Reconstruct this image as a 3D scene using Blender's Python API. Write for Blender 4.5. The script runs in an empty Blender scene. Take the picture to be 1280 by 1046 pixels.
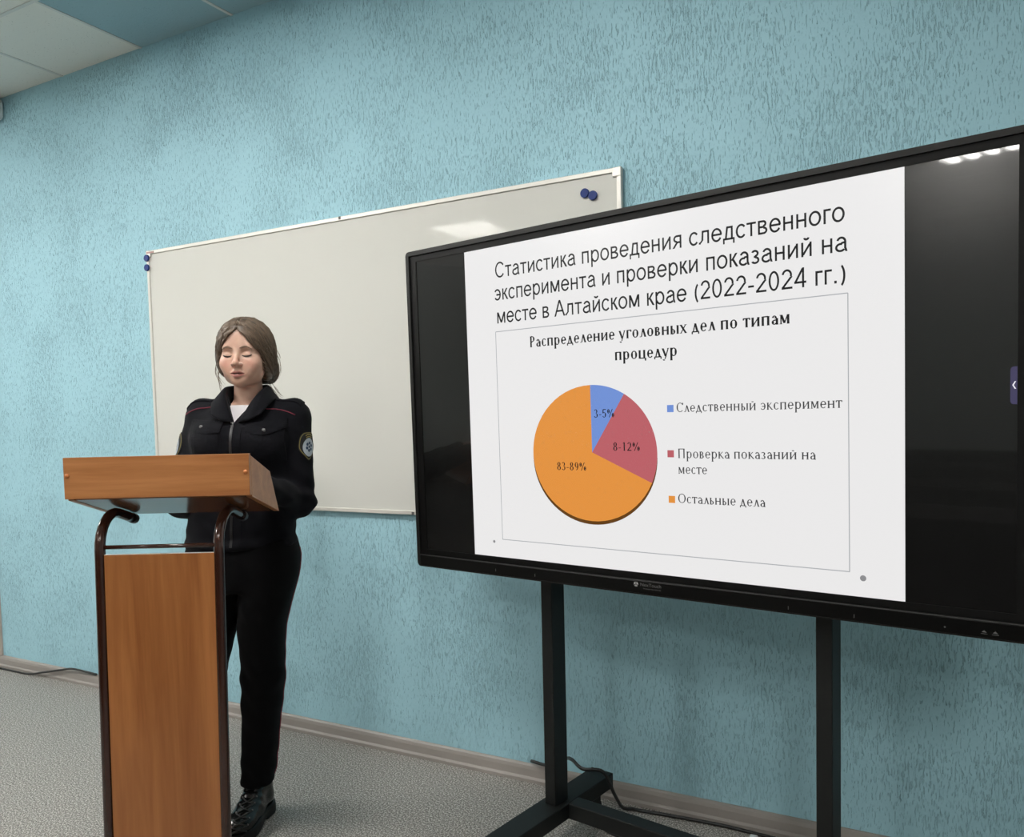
import bpy, math, random
import numpy as np
from mathutils import Matrix, Vector
sc = bpy.context.scene
COL = sc.collection
R_ = math.radians
random.seed(7)

# ------------------------------------------------------------------ camera
F_PX, CY = 1014.35, 577.36
yaw, pitch, roll = 0.4983, -0.0541, -0.0234
CAM = Vector((0.0, -2.6331, 1.3562))
fw = Vector((-math.sin(yaw)*math.cos(pitch), math.cos(yaw)*math.cos(pitch), math.sin(pitch)))
r0 = Vector((math.cos(yaw), math.sin(yaw), 0)); u0 = r0.cross(fw)
rt = r0*math.cos(roll) + u0*math.sin(roll); up = rt.cross(fw)
cd = bpy.data.cameras.new('camera'); cam = bpy.data.objects.new('camera', cd); COL.objects.link(cam)
cam.matrix_world = Matrix(((rt.x, up.x, -fw.x, CAM.x), (rt.y, up.y, -fw.y, CAM.y), (rt.z, up.z, -fw.z, CAM.z), (0, 0, 0, 1)))
cd.sensor_fit = 'HORIZONTAL'; cd.sensor_width = 36.0; cd.lens = 36.0*F_PX/1280
cd.shift_y = (CY-523.0)/1280; cd.clip_start = 0.05
sc.camera = cam
# ------------------------------------------------------------------ world / exposure / lights
w = bpy.data.worlds.new('world'); sc.world = w; w.use_nodes = True
w.node_tree.nodes['Background'].inputs[0].default_value = (0.75, 0.85, 1.0, 1)
w.node_tree.nodes['Background'].inputs[1].default_value = 0.6
sc.view_settings.view_transform = 'Standard'; sc.view_settings.look = 'None'
sc.view_settings.exposure = 0.0; sc.view_settings.gamma = 1.0; sc.view_settings.use_curve_mapping = False
LAMP_STRENGTH = 106.0
H = 3.137
LAMPS = [(-3.95, -1.75, 1.0), (-6.3, -1.75, 1.0), (-1.58, -1.75, 1.0), (-3.95, -3.95, 1.0), (-1.58, -5.55, 1.0), (0.8, -3.95, 1.0)]  # far left and right column lamps are added, unseen, to brighten the wall
XL, XR, YB = -7.6, 3.2, -8.6           # room extents; the board wall is y = 0

# ------------------------------------------------------------------ materials
def s2l(c):
    return tuple((v/255/12.92 if v/255 <= 0.04045 else ((v/255+0.055)/1.055)**2.4) for v in c)
def mat(name, col, rough=0.5, metal=0.0, emit=None, estr=1.0, spec=0.5, ior=None, coat=0.0):
    m = bpy.data.materials.new(name); m.use_nodes = True
    b = m.node_tree.nodes['Principled BSDF']
    b.inputs['Base Color'].default_value = (*col, 1); b.inputs['Roughness'].default_value = rough
    b.inputs['Metallic'].default_value = metal; b.inputs['Specular IOR Level'].default_value = spec
    if ior: b.inputs['IOR'].default_value = ior
    if coat: b.inputs['Coat Weight'].default_value = coat; b.inputs['Coat Roughness'].default_value = 0.03
    if emit: b.inputs['Emission Color'].default_value = (*emit, 1); b.inputs['Emission Strength'].default_value = estr
    return m
class NT:
    def __init__(s, m): s.t = m.node_tree; s.b = s.t.nodes['Principled BSDF']
    def n(s, typ, **kw):
        x = s.t.nodes.new(typ)
        for k, v in kw.items():
            if k in x.inputs.keys(): x.inputs[k].default_value = v
            else: setattr(x, k, v)
        return x
    def l(s, a, b): s.t.links.new(a, b)
    def coords(s, scale=(1, 1, 1), src='Object'):
        tc = s.n('ShaderNodeTexCoord'); mp = s.n('ShaderNodeMapping'); mp.inputs['Scale'].default_value = scale
        s.l(tc.outputs[src], mp.inputs[0]); return mp.outputs[0]
    def noise(s, vec, scale=1, detail=2, rough=0.5, dist=0):
        x = s.n('ShaderNodeTexNoise', Scale=scale, Detail=detail, Roughness=rough, Distortion=dist); s.l(vec, x.inputs['Vector']); return x.outputs['Fac']
    def math(s, op, a, b=None, clamp=False):
        x = s.n('ShaderNodeMath', operation=op); x.use_clamp = clamp
        for i, v in enumerate((a, b)):
            if v is None: continue
            if isinstance(v, (int, float)): x.inputs[i].default_value = v
            else: s.l(v, x.inputs[i])
        return x.outputs[0]
    def ramp(s, fac, stops):
        x = s.n('ShaderNodeValToRGB'); e = x.color_ramp.elements
        while len(e) < len(stops): e.new(0.5)
        for el, (p, c) in zip(e, stops):
            el.position = p; el.color = (*c, 1) if len(c) == 3 else c
        s.l(fac, x.inputs[0]); return x.outputs[0]
    def mix(s, fac, a, b):
        x = s.n('ShaderNodeMix', data_type='RGBA')
        for sock, v in ((x.inputs[0], fac), (x.inputs[6], a), (x.inputs[7], b)):
            if isinstance(v, (int, float)): sock.default_value = v
            elif isinstance(v, tuple): sock.default_value = (*v, 1)
            else: s.l(v, sock)
        return x.outputs[2]
    def bump(s, h, strength=0.3, dist=0.01):
        x = s.n('ShaderNodeBump', Strength=strength, Distance=dist); s.l(h, x.inputs['Height']); s.l(x.outputs[0], s.b.inputs['Normal'])

def plaster(name, col):
    m = mat(name, col, 0.62, spec=0.35); t = NT(m)
    v = t.coords()
    wob = t.n('ShaderNodeTexNoise', Scale=16.0, Detail=1.0); t.l(v, wob.inputs['Vector'])
    sub = t.n('ShaderNodeVectorMath', operation='SUBTRACT'); t.l(wob.outputs['Color'], sub.inputs[0]); sub.inputs[1].default_value = (.5, .5, .5)
    scl = t.n('ShaderNodeVectorMath', operation='SCALE'); t.l(sub.outputs[0], scl.inputs[0]); scl.inputs['Scale'].default_value = 0.009
    add = t.n('ShaderNodeVectorMath', operation='ADD'); t.l(v, add.inputs[0]); t.l(scl.outputs[0], add.inputs[1])
    mp = t.n('ShaderNodeMapping'); mp.inputs['Scale'].default_value = (195, 195, 29); t.l(add.outputs[0], mp.inputs[0])
    n1 = t.noise(mp.outputs[0], 1, 2.5, 0.6)
    mp2 = t.n('ShaderNodeMapping'); mp2.inputs['Scale'].default_value = (370, 370, 44); t.l(add.outputs[0], mp2.inputs[0])
    n3 = t.noise(mp2.outputs[0], 1, 1.5, 0.5)
    dens = t.noise(v, 3.4, 2, 0.5)
    dn = t.math('MULTIPLY', t.math('SUBTRACT', dens, 0.5), 0.30)
    def thr(val, lo, hi):
        q = t.n('ShaderNodeMapRange', interpolation_type='SMOOTHSTEP'); t.l(t.math('ADD', val, dn), q.inputs[0]); q.inputs[1].default_value = lo; q.inputs[2].default_value = hi; return q.outputs[0]
    gsum = t.math('MAXIMUM', thr(n1, .595, .68), t.math('MULTIPLY', thr(n3, .59, .70), .7))
    fine = t.noise(t.coords((1, 1, .55)), 110, 3, 0.6)
    h = t.math('SUBTRACT', t.math('MULTIPLY', fine, 0.30), gsum)
    t.bump(h, 0.85, 0.0042)
    big = t.noise(v, 1.1, 2, 0.5)
    base = t.mix(t.math('MULTIPLY', big, 0.28), col, tuple(c*0.8 for c in col))
    c = t.mix(t.math('MULTIPLY', gsum, 0.19), base, tuple(c*0.45 for c in col))  # darker groove colour: thin roller paint, plus painted shade where bump contrast is weak
    t.l(c, t.b.inputs['Base Color'])
    return m
def wood(name, c1, c2, scale, rough=0.34):
    m = mat(name, c1, rough, spec=0.5); t = NT(m)
    v = t.coords(scale)
    n1 = t.noise(v, 1, 5, 0.62, 0.6); n2 = t.noise(v, 4.0, 3, 0.6)
    f = t.math('ADD', t.math('MULTIPLY', n1, 0.72), t.math('MULTIPLY', n2, 0.28))
    t.l(t.ramp(f, [(0.33, c2), (0.5, tuple((a+b)/2 for a, b in zip(c1, c2))), (0.66, c1)]), t.b.inputs['Base Color'])
    return m
M = {}
M['wall'] = plaster('blue_bark_plaster', (0.385, 0.655, 0.755))
M['wall_plain'] = mat('pale_wall_paint', (0.66, 0.70, 0.68), 0.8)
m = mat('speckled_linoleum', (.3, .3, .3), 0.55, spec=0.4); t = NT(m)
v = t.coords()
n1 = t.noise(v, 175, 2, 0.8); n2 = t.noise(v, 2.0, 3, 0.5)
vo = t.n('ShaderNodeTexVoronoi', Scale=210.0); t.l(v, vo.inputs['Vector'])
c = t.ramp(n1, [(0.37, (.050, .045, .040)), (0.47, (.190, .176, .160)), (0.54, (.31, .290, .265)), (0.62, (.70, .67, .63))])
c = t.mix(t.math('MULTIPLY', n2, 0.25), c, (.22, .215, .205)); t.l(c, t.b.inputs['Base Color']); M['floor'] = m
def tile(name, col):
    m = mat(name, col, 0.9, spec=0.1); t = NT(m); v = t.coords()
    vo = t.n('ShaderNodeTexVoronoi', Scale=75.0, Randomness=1.0); t.l(v, vo.inputs['Vector'])
    pin = t.math('LESS_THAN', vo.outputs['Distance'], 0.15)
    keep = t.math('GREATER_THAN', t.noise(v, 60, 0), 0.52)
    c = t.mix(t.math('MULTIPLY', t.math('MULTIPLY', pin, keep), 0.55), col, tuple(x*.45 for x in col)); t.l(c, t.b.inputs['Base Color'])
    t.bump(t.noise(v, 150, 3), 0.25, 0.004)
    return m
M['tile'] = tile('white_ceiling_tile', (0.86, 0.845, 0.79)); M['tile_blue'] = tile('blue_ceiling_tile', (0.35, 0.51, 0.565))
M['grid'] = mat('ceiling_grid', (0.72, 0.72, 0.69), 0.5)
M['base'] = mat('taupe_baseboard', (0.30, 0.275, 0.255), 0.45)
M['duct'] = mat('beige_duct', (0.50, 0.42, 0.37), 0.5)
M['white_plastic'] = mat('white_plastic', (0.72, 0.76, 0.77), 0.35)
M['board'] = mat('whiteboard_enamel', (0.68, 0.68, 0.64), 0.04, spec=0.05)
M['alu'] = mat('cream_aluminium', (0.74, 0.72, 0.67), 0.35, 0.2)
M['corner'] = mat('reddish_corner_cap', (0.45, 0.27, 0.25), 0.5)
M['blue_mag'] = mat('blue_magnet', (0.008, 0.030, 0.17), 0.45, spec=0.25)
M['black_plastic'] = mat('black_plastic', (0.012, 0.012, 0.012), 0.38)
M['bezel'] = mat('bezel_black', (0.010, 0.010, 0.0095), 0.45, spec=0.3)
M['chin'] = mat('chin_black', (0.002, 0.002, 0.002), 0.3, spec=0.25)
M['border'] = mat('screen_border_black', (0.0015, 0.0015, 0.0015), 0.5, spec=0.2)
M['line'] = mat('bezel_seam_grey', (0.06, 0.06, 0.06), 0.4)
M['glass'] = mat('screen_glass_black', (0.002, 0.002, 0.002), 0.25, emit=(0.001, 0.001, 0.001), estr=1.0, ior=1.5, coat=0.55)
def scr(name, rgb):
    m = mat(name, (0.002, 0.002, 0.002), 0.25, emit=s2l(rgb), estr=1.0, ior=1.45); return m
M['s_white'] = scr('slide_white', (234, 233, 233)); M['s_black'] = scr('slide_text_black', (26, 26, 28)); M['s_grey'] = scr('slide_text_grey', (66, 66, 68))
M['s_box'] = scr('slide_box_line', (170, 172, 176)); M['s_orange'] = scr('slide_orange', (226, 146, 64)); M['s_red'] = scr('slide_red', (186, 96, 103))
M['s_blue'] = scr('slide_blue', (112, 144, 212)); M['s_rim'] = scr('slide_rim_brown', (98, 62, 22)); M['s_dot'] = scr('slide_dot', (140, 140, 142))
M['s_tab'] = scr('menu_tab_violet', (66, 62, 92)); M['s_arrow'] = scr('menu_arrow_white', (232, 232, 238))
M['logo'] = mat('logo_grey', (0.35, 0.35, 0.35), 0.5); M['logo_dim'] = mat('logo_dim_grey', (0.11, 0.11, 0.11), 0.5)
M['stand'] = mat('stand_black_powder', (0.0045, 0.0055, 0.0055), 0.5, spec=0.35)
M['rubber'] = mat('black_rubber', (0.01, 0.01, 0.01), 0.6)
M['cable'] = mat('cable_black', (0.008, 0.008, 0.008), 0.45)
wc1, wc2 = (0.47, 0.205, 0.072), (0.30, 0.105, 0.030)
M['wood_h'] = wood('alder_laminate_across', wc1, wc2, (1.6, 22, 22))
M['wood_v'] = wood('alder_laminate_upright', (0.40, 0.158, 0.048), (0.225, 0.074, 0.018), (16, 16, 0.9))
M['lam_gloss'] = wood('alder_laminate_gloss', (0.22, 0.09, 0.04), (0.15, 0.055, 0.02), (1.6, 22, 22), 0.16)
M['edge_reflection'] = mat('panel_edge_painted_reflection', (0.75, 0.74, 0.72), 0.4)  # reflection of the wall painted as white on the panel's top edge
M['brown_tube'] = mat('brown_enamel_tube', (0.035, 0.012, 0.007), 0.16, spec=0.6)
M['cap'] = mat('orange_screw_cap', (0.50, 0.17, 0.05), 0.35)
M['tube_cap'] = mat('black_tube_cap', (0.02, 0.02, 0.02), 0.4)

def cloth(name, col, rough=0.85):
    m = mat(name, col, rough, spec=0.10); t = NT(m)
    m.node_tree.nodes['Principled BSDF'].inputs['Sheen Weight'].default_value = 0.02
    t.bump(t.noise(t.coords(), 900, 2), 0.15, 0.001); return m
M['jacket'] = cloth('black_uniform_cloth', (0.0046, 0.0047, 0.0068)); M['trousers'] = cloth('black_trouser_cloth', (0.0018, 0.0018, 0.0024))
M['shirt'] = cloth('white_undershirt', (0.60, 0.58, 0.60)); M['red'] = mat('dark_red_piping', (0.16, 0.012, 0.03), 0.7)
M['leather'] = mat('black_leather', (0.0035, 0.0035, 0.0035), 0.2); M['lace'] = mat('black_lace', (0.012, 0.012, 0.012), 0.55)
M['sole'] = mat('black_boot_sole', (0.0035, 0.0035, 0.0035), 0.5, spec=0.3)
M['button'] = mat('pewter_button', (0.24, 0.24, 0.24), 0.35, 0.7); M['zip'] = mat('zip_dark', (0.03, 0.03, 0.032), 0.4, 0.4)
M['gold'] = mat('gold_thread', (0.27, 0.22, 0.06), 0.6); M['silver'] = mat('silver_thread', (0.46, 0.52, 0.58), 0.6); M['patch_blue'] = mat('blue_thread', (0.02, 0.05, 0.11), 0.6)
M['patch_black'] = mat('patch_black', (0.008, 0.008, 0.008), 0.7)
m = mat('skin', (0.62, 0.40, 0.31), 0.48, spec=0.4); t = NT(m)
t.b.inputs['Subsurface Weight'].default_value = 0.12; t.b.inputs['Subsurface Radius'].default_value = (1.0, 0.35, 0.2); t.b.inputs['Subsurface Scale'].default_value = 0.008
at = t.n('ShaderNodeAttribute', attribute_name='lip'); c = t.mix(at.outputs['Fac'], (0.60, 0.385, 0.295), (0.40, 0.165, 0.14))
at2 = t.n('ShaderNodeAttribute', attribute_name='blush'); c = t.mix(t.math('MULTIPLY', at2.outputs['Fac'], 0.5), c, (0.58, 0.27, 0.22)); t.l(c, t.b.inputs['Base Color']); M['skin'] = m
m = mat('brown_hair', (0.10, 0.07, 0.047), 0.5, spec=0.4); t = NT(m)
ob = t.n('ShaderNodeAttribute', attribute_name='tone'); t.l(t.mix(ob.outputs['Fac'], (0.055, 0.036, 0.024), (0.21, 0.15, 0.10)), t.b.inputs['Base Color']); M['hair'] = m
M['brow'] = mat('brown_eyebrow', (0.17, 0.105, 0.07), 0.7); M['lash'] = mat('dark_lash', (0.02, 0.013, 0.01), 0.6); M['mouth_in'] = mat('mouth_inside', (0.06, 0.015, 0.012), 0.6)
M['lamp_body'] = mat('lamp_white', (0.8, 0.8, 0.8), 0.4); M['lamp_on'] = mat('lamp_tube_on', (1, 1, 1), 0.5, emit=(1.0, 0.972, 0.925), estr=LAMP_STRENGTH)
M['desk'] = mat('dark_desk_laminate', (0.012, 0.009, 0.008), 0.6, spec=0.2)

# ------------------------------------------------------------------ mesh helpers
class MB:
    def __init__(s): s.v = []; s.f = []; s.mi = []; s.m = 0
    def add(s, vs, fs):
        o = len(s.v); s.v += [tuple(map(float, p)) for p in vs]
        for f in fs: s.f.append(tuple(i+o for i in f)); s.mi.append(s.m)
        return s
    def box(s, x0, x1, y0, y1, z0, z1):
        return s.add([(x0, y0, z0), (x1, y0, z0), (x1, y1, z0), (x0, y1, z0), (x0, y0, z1), (x1, y0, z1), (x1, y1, z1), (x0, y1, z1)],
                     [(0, 3, 2, 1), (4, 5, 6, 7), (0, 1, 5, 4), (1, 2, 6, 5), (2, 3, 7, 6), (3, 0, 4, 7)])
    def prism(s, pts, a, b, axis='x'):
        n = len(pts)
        mk = {'x': lambda p, t: (t, p[0], p[1]), 'y': lambda p, t: (p[0], t, p[1]), 'z': lambda p, t: (p[0], p[1], t)}[axis]
        vs = [mk(p, a) for p in pts]+[mk(p, b) for p in pts]
        return s.add(vs, [tuple(range(n))[::-1], tuple(range(n, 2*n))]+[(i, (i+1) % n, (i+1) % n+n, i+n) for i in range(n)])
    def tube(s, pts, r, n=10, caps=True):
        P = [Vector(p) for p in pts]; rs = r if hasattr(r, '__len__') else [r]*len(P)
        prev = None; rings = []
        for i, p in enumerate(P):
            d = (P[min(i+1, len(P)-1)]-P[max(i-1, 0)]).normalized()
            if prev is None:
                a = Vector((0, 0, 1)) if abs(d.z) < .9 else Vector((1, 0, 0)); nrm = d.cross(a).normalized()
            else:
                nrm = prev-d*prev.dot(d); nrm.normalize()
            prev = nrm; b = d.cross(nrm)
            rings.append([p+(nrm*math.cos(k*2*math.pi/n)+b*math.sin(k*2*math.pi/n))*rs[i] for k in range(n)])
        vs = [q for rg in rings for q in rg]; fs = []
        for i in range(len(P)-1):
            for k in range(n):
                fs.append((i*n+k, i*n+(k+1) % n, (i+1)*n+(k+1) % n, (i+1)*n+k))
        if caps: fs += [tuple(range(n))[::-1], tuple((len(P)-1)*n+k for k in range(n))]
        return s.add(vs, fs)
    def disc(s, c, r, h, axis='y', n=24, bev=0.2):
        prof = [(r*(1-bev*.5), 0), (r, h*.12), (r, h*(1-bev)), (r*(1-bev*.4), h)]
        vs = []
        for (rr, hh) in prof:
            for k in range(n):
                a = 2*math.pi*k/n; x, y = rr*math.cos(a), rr*math.sin(a)
                vs.append({'y': (c[0]+x, c[1]-hh, c[2]+y), 'z': (c[0]+x, c[1]+y, c[2]+hh), 'x': (c[0]+hh, c[1]+x, c[2]+y)}[axis])
        fs = [(i*n+k, i*n+(k+1) % n, (i+1)*n+(k+1) % n, (i+1)*n+k) for i in range(3) for k in range(n)]
        fs += [tuple(range(n))[::-1], tuple(3*n+k for k in range(n))]
        return s.add(vs, fs)
    def build(s, name, mats, parent=None, smooth=False, bevel=0.0, loc=None):
        me = bpy.data.meshes.new(name); me.from_pydata(s.v, [], s.f); me.validate()
        for mm in (mats if isinstance(mats, (list, tuple)) else [mats]): me.materials.append(mm)
        if any(s.mi): me.polygons.foreach_set('material_index', s.mi[:len(me.polygons)])
        import bmesh
        bm = bmesh.new(); bm.from_mesh(me); bmesh.ops.recalc_face_normals(bm, faces=bm.faces); bm.to_mesh(me); bm.free()
        if smooth: me.polygons.foreach_set('use_smooth', [True]*len(me.polygons))
        o = bpy.data.objects.new(name, me); COL.objects.link(o)
        if parent: o.parent = parent
        if loc: o.location = loc
        if bevel:
            b = o.modifiers.new('bevel', 'BEVEL'); b.width = bevel; b.segments = 2; b.limit_method = 'ANGLE'; b.angle_limit = R_(40)
        return o
def thing(name, label, cat, loc=(0, 0, 0), rotz=0.0, group=None):
    o = bpy.data.objects.new(name, None); COL.objects.link(o); o.location = loc; o.rotation_euler = (0, 0, rotz); o.empty_display_size = .1
    o['label'] = label; o['category'] = cat
    if group: o['group'] = group
    return o
def tag(o, label, cat, group=None):
    o['label'] = label; o['category'] = cat
    if group: o['group'] = group
    return o
def struct(o, label=None):
    o['kind'] = 'structure'
    if label: o['label'] = label
    return o

# ------------------------------------------------------------------ setting
struct(MB().box(XL, XR, YB, .15, -.1, 0).build('floor', M['floor']), 'grey speckled linoleum floor')
struct(MB().box(XL, XR, 0, .15, 0, H).build('wall_front', M['wall']), 'light blue wall of grooved bark plaster')
struct(MB().box(XL-.15, XL, YB, .15, 0, H).build('wall_left', M['wall_plain']))
struct(MB().box(XR, XR+.15, YB, .15, 0, H).build('wall_right', M['wall_plain']))
struct(MB().box(XL-.15, XR+.15, YB-.15, YB, 0, H).build('wall_back', M['wall_plain']))
# ceiling of square tiles; first row by the wall is cut to half a metre
xs = [-3.9694+.6*k for k in range(-6, 13)]; xs = [XL]+[x for x in xs if XL+.05 < x < XR-.05]+[XR]
ys = [0.0]+[-.507-.6*k for k in range(0, 14)]; ys = [y for y in ys if y > YB+.05]+[YB]
lampset = [(a, b) for a, b, _ in LAMPS]
cb = MB()
for i in range(len(xs)-1):
    for j in range(len(ys)-1):
        cx, cy = (xs[i]+xs[i+1])/2, (ys[j]+ys[j+1])/2
        cb.m = 1 if (j == 0 and -3.4 < cx) else 0
        cb.box(xs[i], xs[i+1], ys[j+1], ys[j], H, H+.06)
struct(cb.build('ceiling', [M['tile'], M['tile_blue']]), 'suspended ceiling of white and blue mineral tiles')
gb = MB()
for x in xs[1:-1]: gb.box(x-.008, x+.008, YB, 0, H-.003, H+.004)
for y in ys[1:-1]: gb.box(XL, XR, y-.008, y+.008, H-.0035, H+.004)
struct(gb.build('trim_1', M['grid']), 'narrow white grid bars between the ceiling tiles')
# profiled baseboard
bp = [(0, 0), (-.022, 0), (-.022, .012), (-.016, .02), (-.014, .046), (-.010, .058), (-.004, .064), (0, .065)]
struct(MB().prism(bp, XL, XR, 'x').build('baseboard_front', M['base'], smooth=False), 'taupe plastic baseboard along the blue wall')
tag(MB().box(-4.845, -4.785, -.016, 0, .066, 2.92).build('cable_duct', M['duct'], bevel=.003),
    'beige upright cable duct on the blue wall at far left edge', 'cable duct')
# speaker-like box high in the corner left
ub = thing('wall_speaker', 'pale rounded speaker box under the ceiling at far left of wall', 'speaker', (-4.633, 0, 3.014))
ub_m = MB(); pr = []
for (cxx, czz, a0) in ((.125, .085, 0), (-.125, .085, 90), (-.125, .03, 180), (.125, .03, 270)):
    for k in range(6):
        a = R_(a0+k*18); pr.append((cxx+.03*math.cos(a), czz+.03*math.sin(a)))
ub_m.prism(pr, -.13, -.006, 'y').build('cabinet', M['white_plastic'], ub, bevel=.01)
MB().prism([(p[0]*.9, .0575+(p[1]-.0575)*.86) for p in pr], -.136, -.13, 'y').build('grille', M['bezel'], ub)
# ceiling lamps with four bright louvre cells each
for k, (lx, ly, ls) in enumerate(LAMPS):
    nm = {-5.55: 'in the row farthest from the blue wall', -3.95: 'in the middle row of the room', -1.75: 'in the row nearest the blue wall'}[ly]
    col = {-6.3: 'far left column, added to brighten the left', -3.95: 'left column', -1.58: 'middle column', .8: 'right column, added to lighten the wall under the display'}[lx]
    L = thing('ceiling_light', 'square louvred ceiling light %s, %s' % (nm, col), 'ceiling light', (lx, ly, H), 0, 'square louvred ceiling lights')
    b = MB(); b.box(-.295, .295, -.295, -.27, -.03, -.002); b.box(-.295, .295, .27, .295, -.03, -.002)
    b.box(-.295, -.27, -.27, .27, -.03, -.002); b.box(.27, .295, -.27, .27, -.03, -.002); b.box(-.27, .27, -.27, .27, -.008, -.002)
    for q in (-.135, 0, .135): b.box(q-.016, q+.016, -.27, .27, -.028, -.008)
    b.build('frame', M['lamp_body'], L)
    for q in (-.2025, -.0675, .0675, .2025):
        MB().box(q-.026, q+.026, -.26, .26, -.033, -.012).build('tube', M['lamp_on'], L)

# rows of long desks added behind the camera to darken the display glass reflection
for k, yy in enumerate((-3.3, -4.6, -5.9, -7.2)):
    dk = thing('reflection_desk', 'added unseen long dark desk with closed front, %s row counted from the display' % ('first', 'second', 'third', 'fourth')[k], 'desk', (-2.4, yy, 0), 0, 'long desks added for the display reflection')
    MB().box(-3.4, 3.4, -.25, .25, .72, .75).build('desk_top', M['desk'], dk, bevel=.003)
    MB().box(-3.35, 3.35, .20, .22, .02, .72).build('front_panel', M['desk'], dk)
    for xx_ in (-3.35, -1.1, 1.1, 3.33): MB().box(xx_, xx_+.02, -.22, .198, 0, .72).build('side_panel', M['desk'], dk)

# ------------------------------------------------------------------ whiteboard and magnets
wbx0, wbx1, wbz0, wbz1 = -3.3737, -.9807, .9836, 2.188
wb = thing('whiteboard', 'large blank whiteboard with thin cream frame on the blue wall', 'whiteboard', ((wbx0+wbx1)/2, 0, wbz0))
hw, hh = (wbx1-wbx0)/2, wbz1-wbz0
MB().box(-hw+.012, hw-.012, -.016, -.002, .012, hh-.012).build('writing_surface', M['board'], wb)
fr = MB()
for (a, b_, c, d) in ((-hw, hw, 0, .016), (-hw, hw, hh-.016, hh), (-hw, -hw+.016, .016, hh-.016), (hw-.016, hw, .016, hh-.016)):
    fr.box(a, b_, -.022, -.001, c, d)
fr.build('frame', M['alu'], wb, bevel=.002)
for sx in (-1, 1):
    for zz in (0, hh-.03):
        MB().box(min(sx*hw, sx*(hw-.03))-.001, max(sx*hw, sx*(hw-.03))+.001, -.0235, -.001, zz-.001, zz+.031).build('corner_cap', M['alu'], wb, bevel=.003)
MB().box(-hw+.005, -hw+.055, -.0245, -.0225, hh-.014, hh-.006).build('corner_mark', M['corner'], wb)
for xx_, zz_ in ((-.013, hh-.006), (.306, .006)): MB().box(xx_-.005, xx_+.005, -.0245, -.0215, zz_-.006, zz_+.006).build('mounting_clip', M['logo_dim'], wb, bevel=.001)
for (x, z, yy, lab) in ((-3.365, 2.1535, -.0225, 'upper round blue magnet at the top left corner of the whiteboard'), (-3.3665, 2.109, -.0225, 'lower round blue magnet at the top left corner of the whiteboard'),
                    (-1.113, 2.1195, -.0165, 'left round blue magnet of the pair at whiteboard top right'), (-1.0835, 2.1075, -.0165, 'right round blue magnet of the pair at whiteboard top right')):
    tag(MB().disc((0, 0, 0), .0158, .009, 'y', 28).build('magnet', M['blue_mag'], loc=(x, yy, z)), lab, 'magnet', 'round blue magnets on the whiteboard')

# ------------------------------------------------------------------ text helpers
def font_part(text, name, m, parent, u0, u1, v, y, cap=None, offset=0.0):
    cu = bpy.data.curves.new('t', 'FONT'); cu.body = text; cu.size = 1.0; cu.offset = offset; cu.resolution_u = 3
    o = bpy.data.objects.new('t', cu); COL.objects.link(o)
    dg = bpy.context.evaluated_depsgraph_get(); dg.update()
    me = bpy.data.meshes.new_from_object(o.evaluated_get(dg)); bpy.data.objects.remove(o); bpy.data.curves.remove(cu)
    n = len(me.vertices); co = np.empty(n*3); me.vertices.foreach_get('co', co); co = co.reshape(-1, 3)
    x0, x1 = co[:, 0].min(), co[:, 0].max(); sx = (u1-u0)/(x1-x0); sz = cap/0.727 if cap else sx
    out = np.stack([u0+(co[:, 0]-x0)*sx, np.full(n, y), v+co[:, 1]*sz], 1)
    me.vertices.foreach_set('co', out.ravel()); me.name = name; me.materials.clear(); me.materials.append(m)
    ob = bpy.data.objects.new(name, me); COL.objects.link(ob); ob.parent = parent
    return ob
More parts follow.
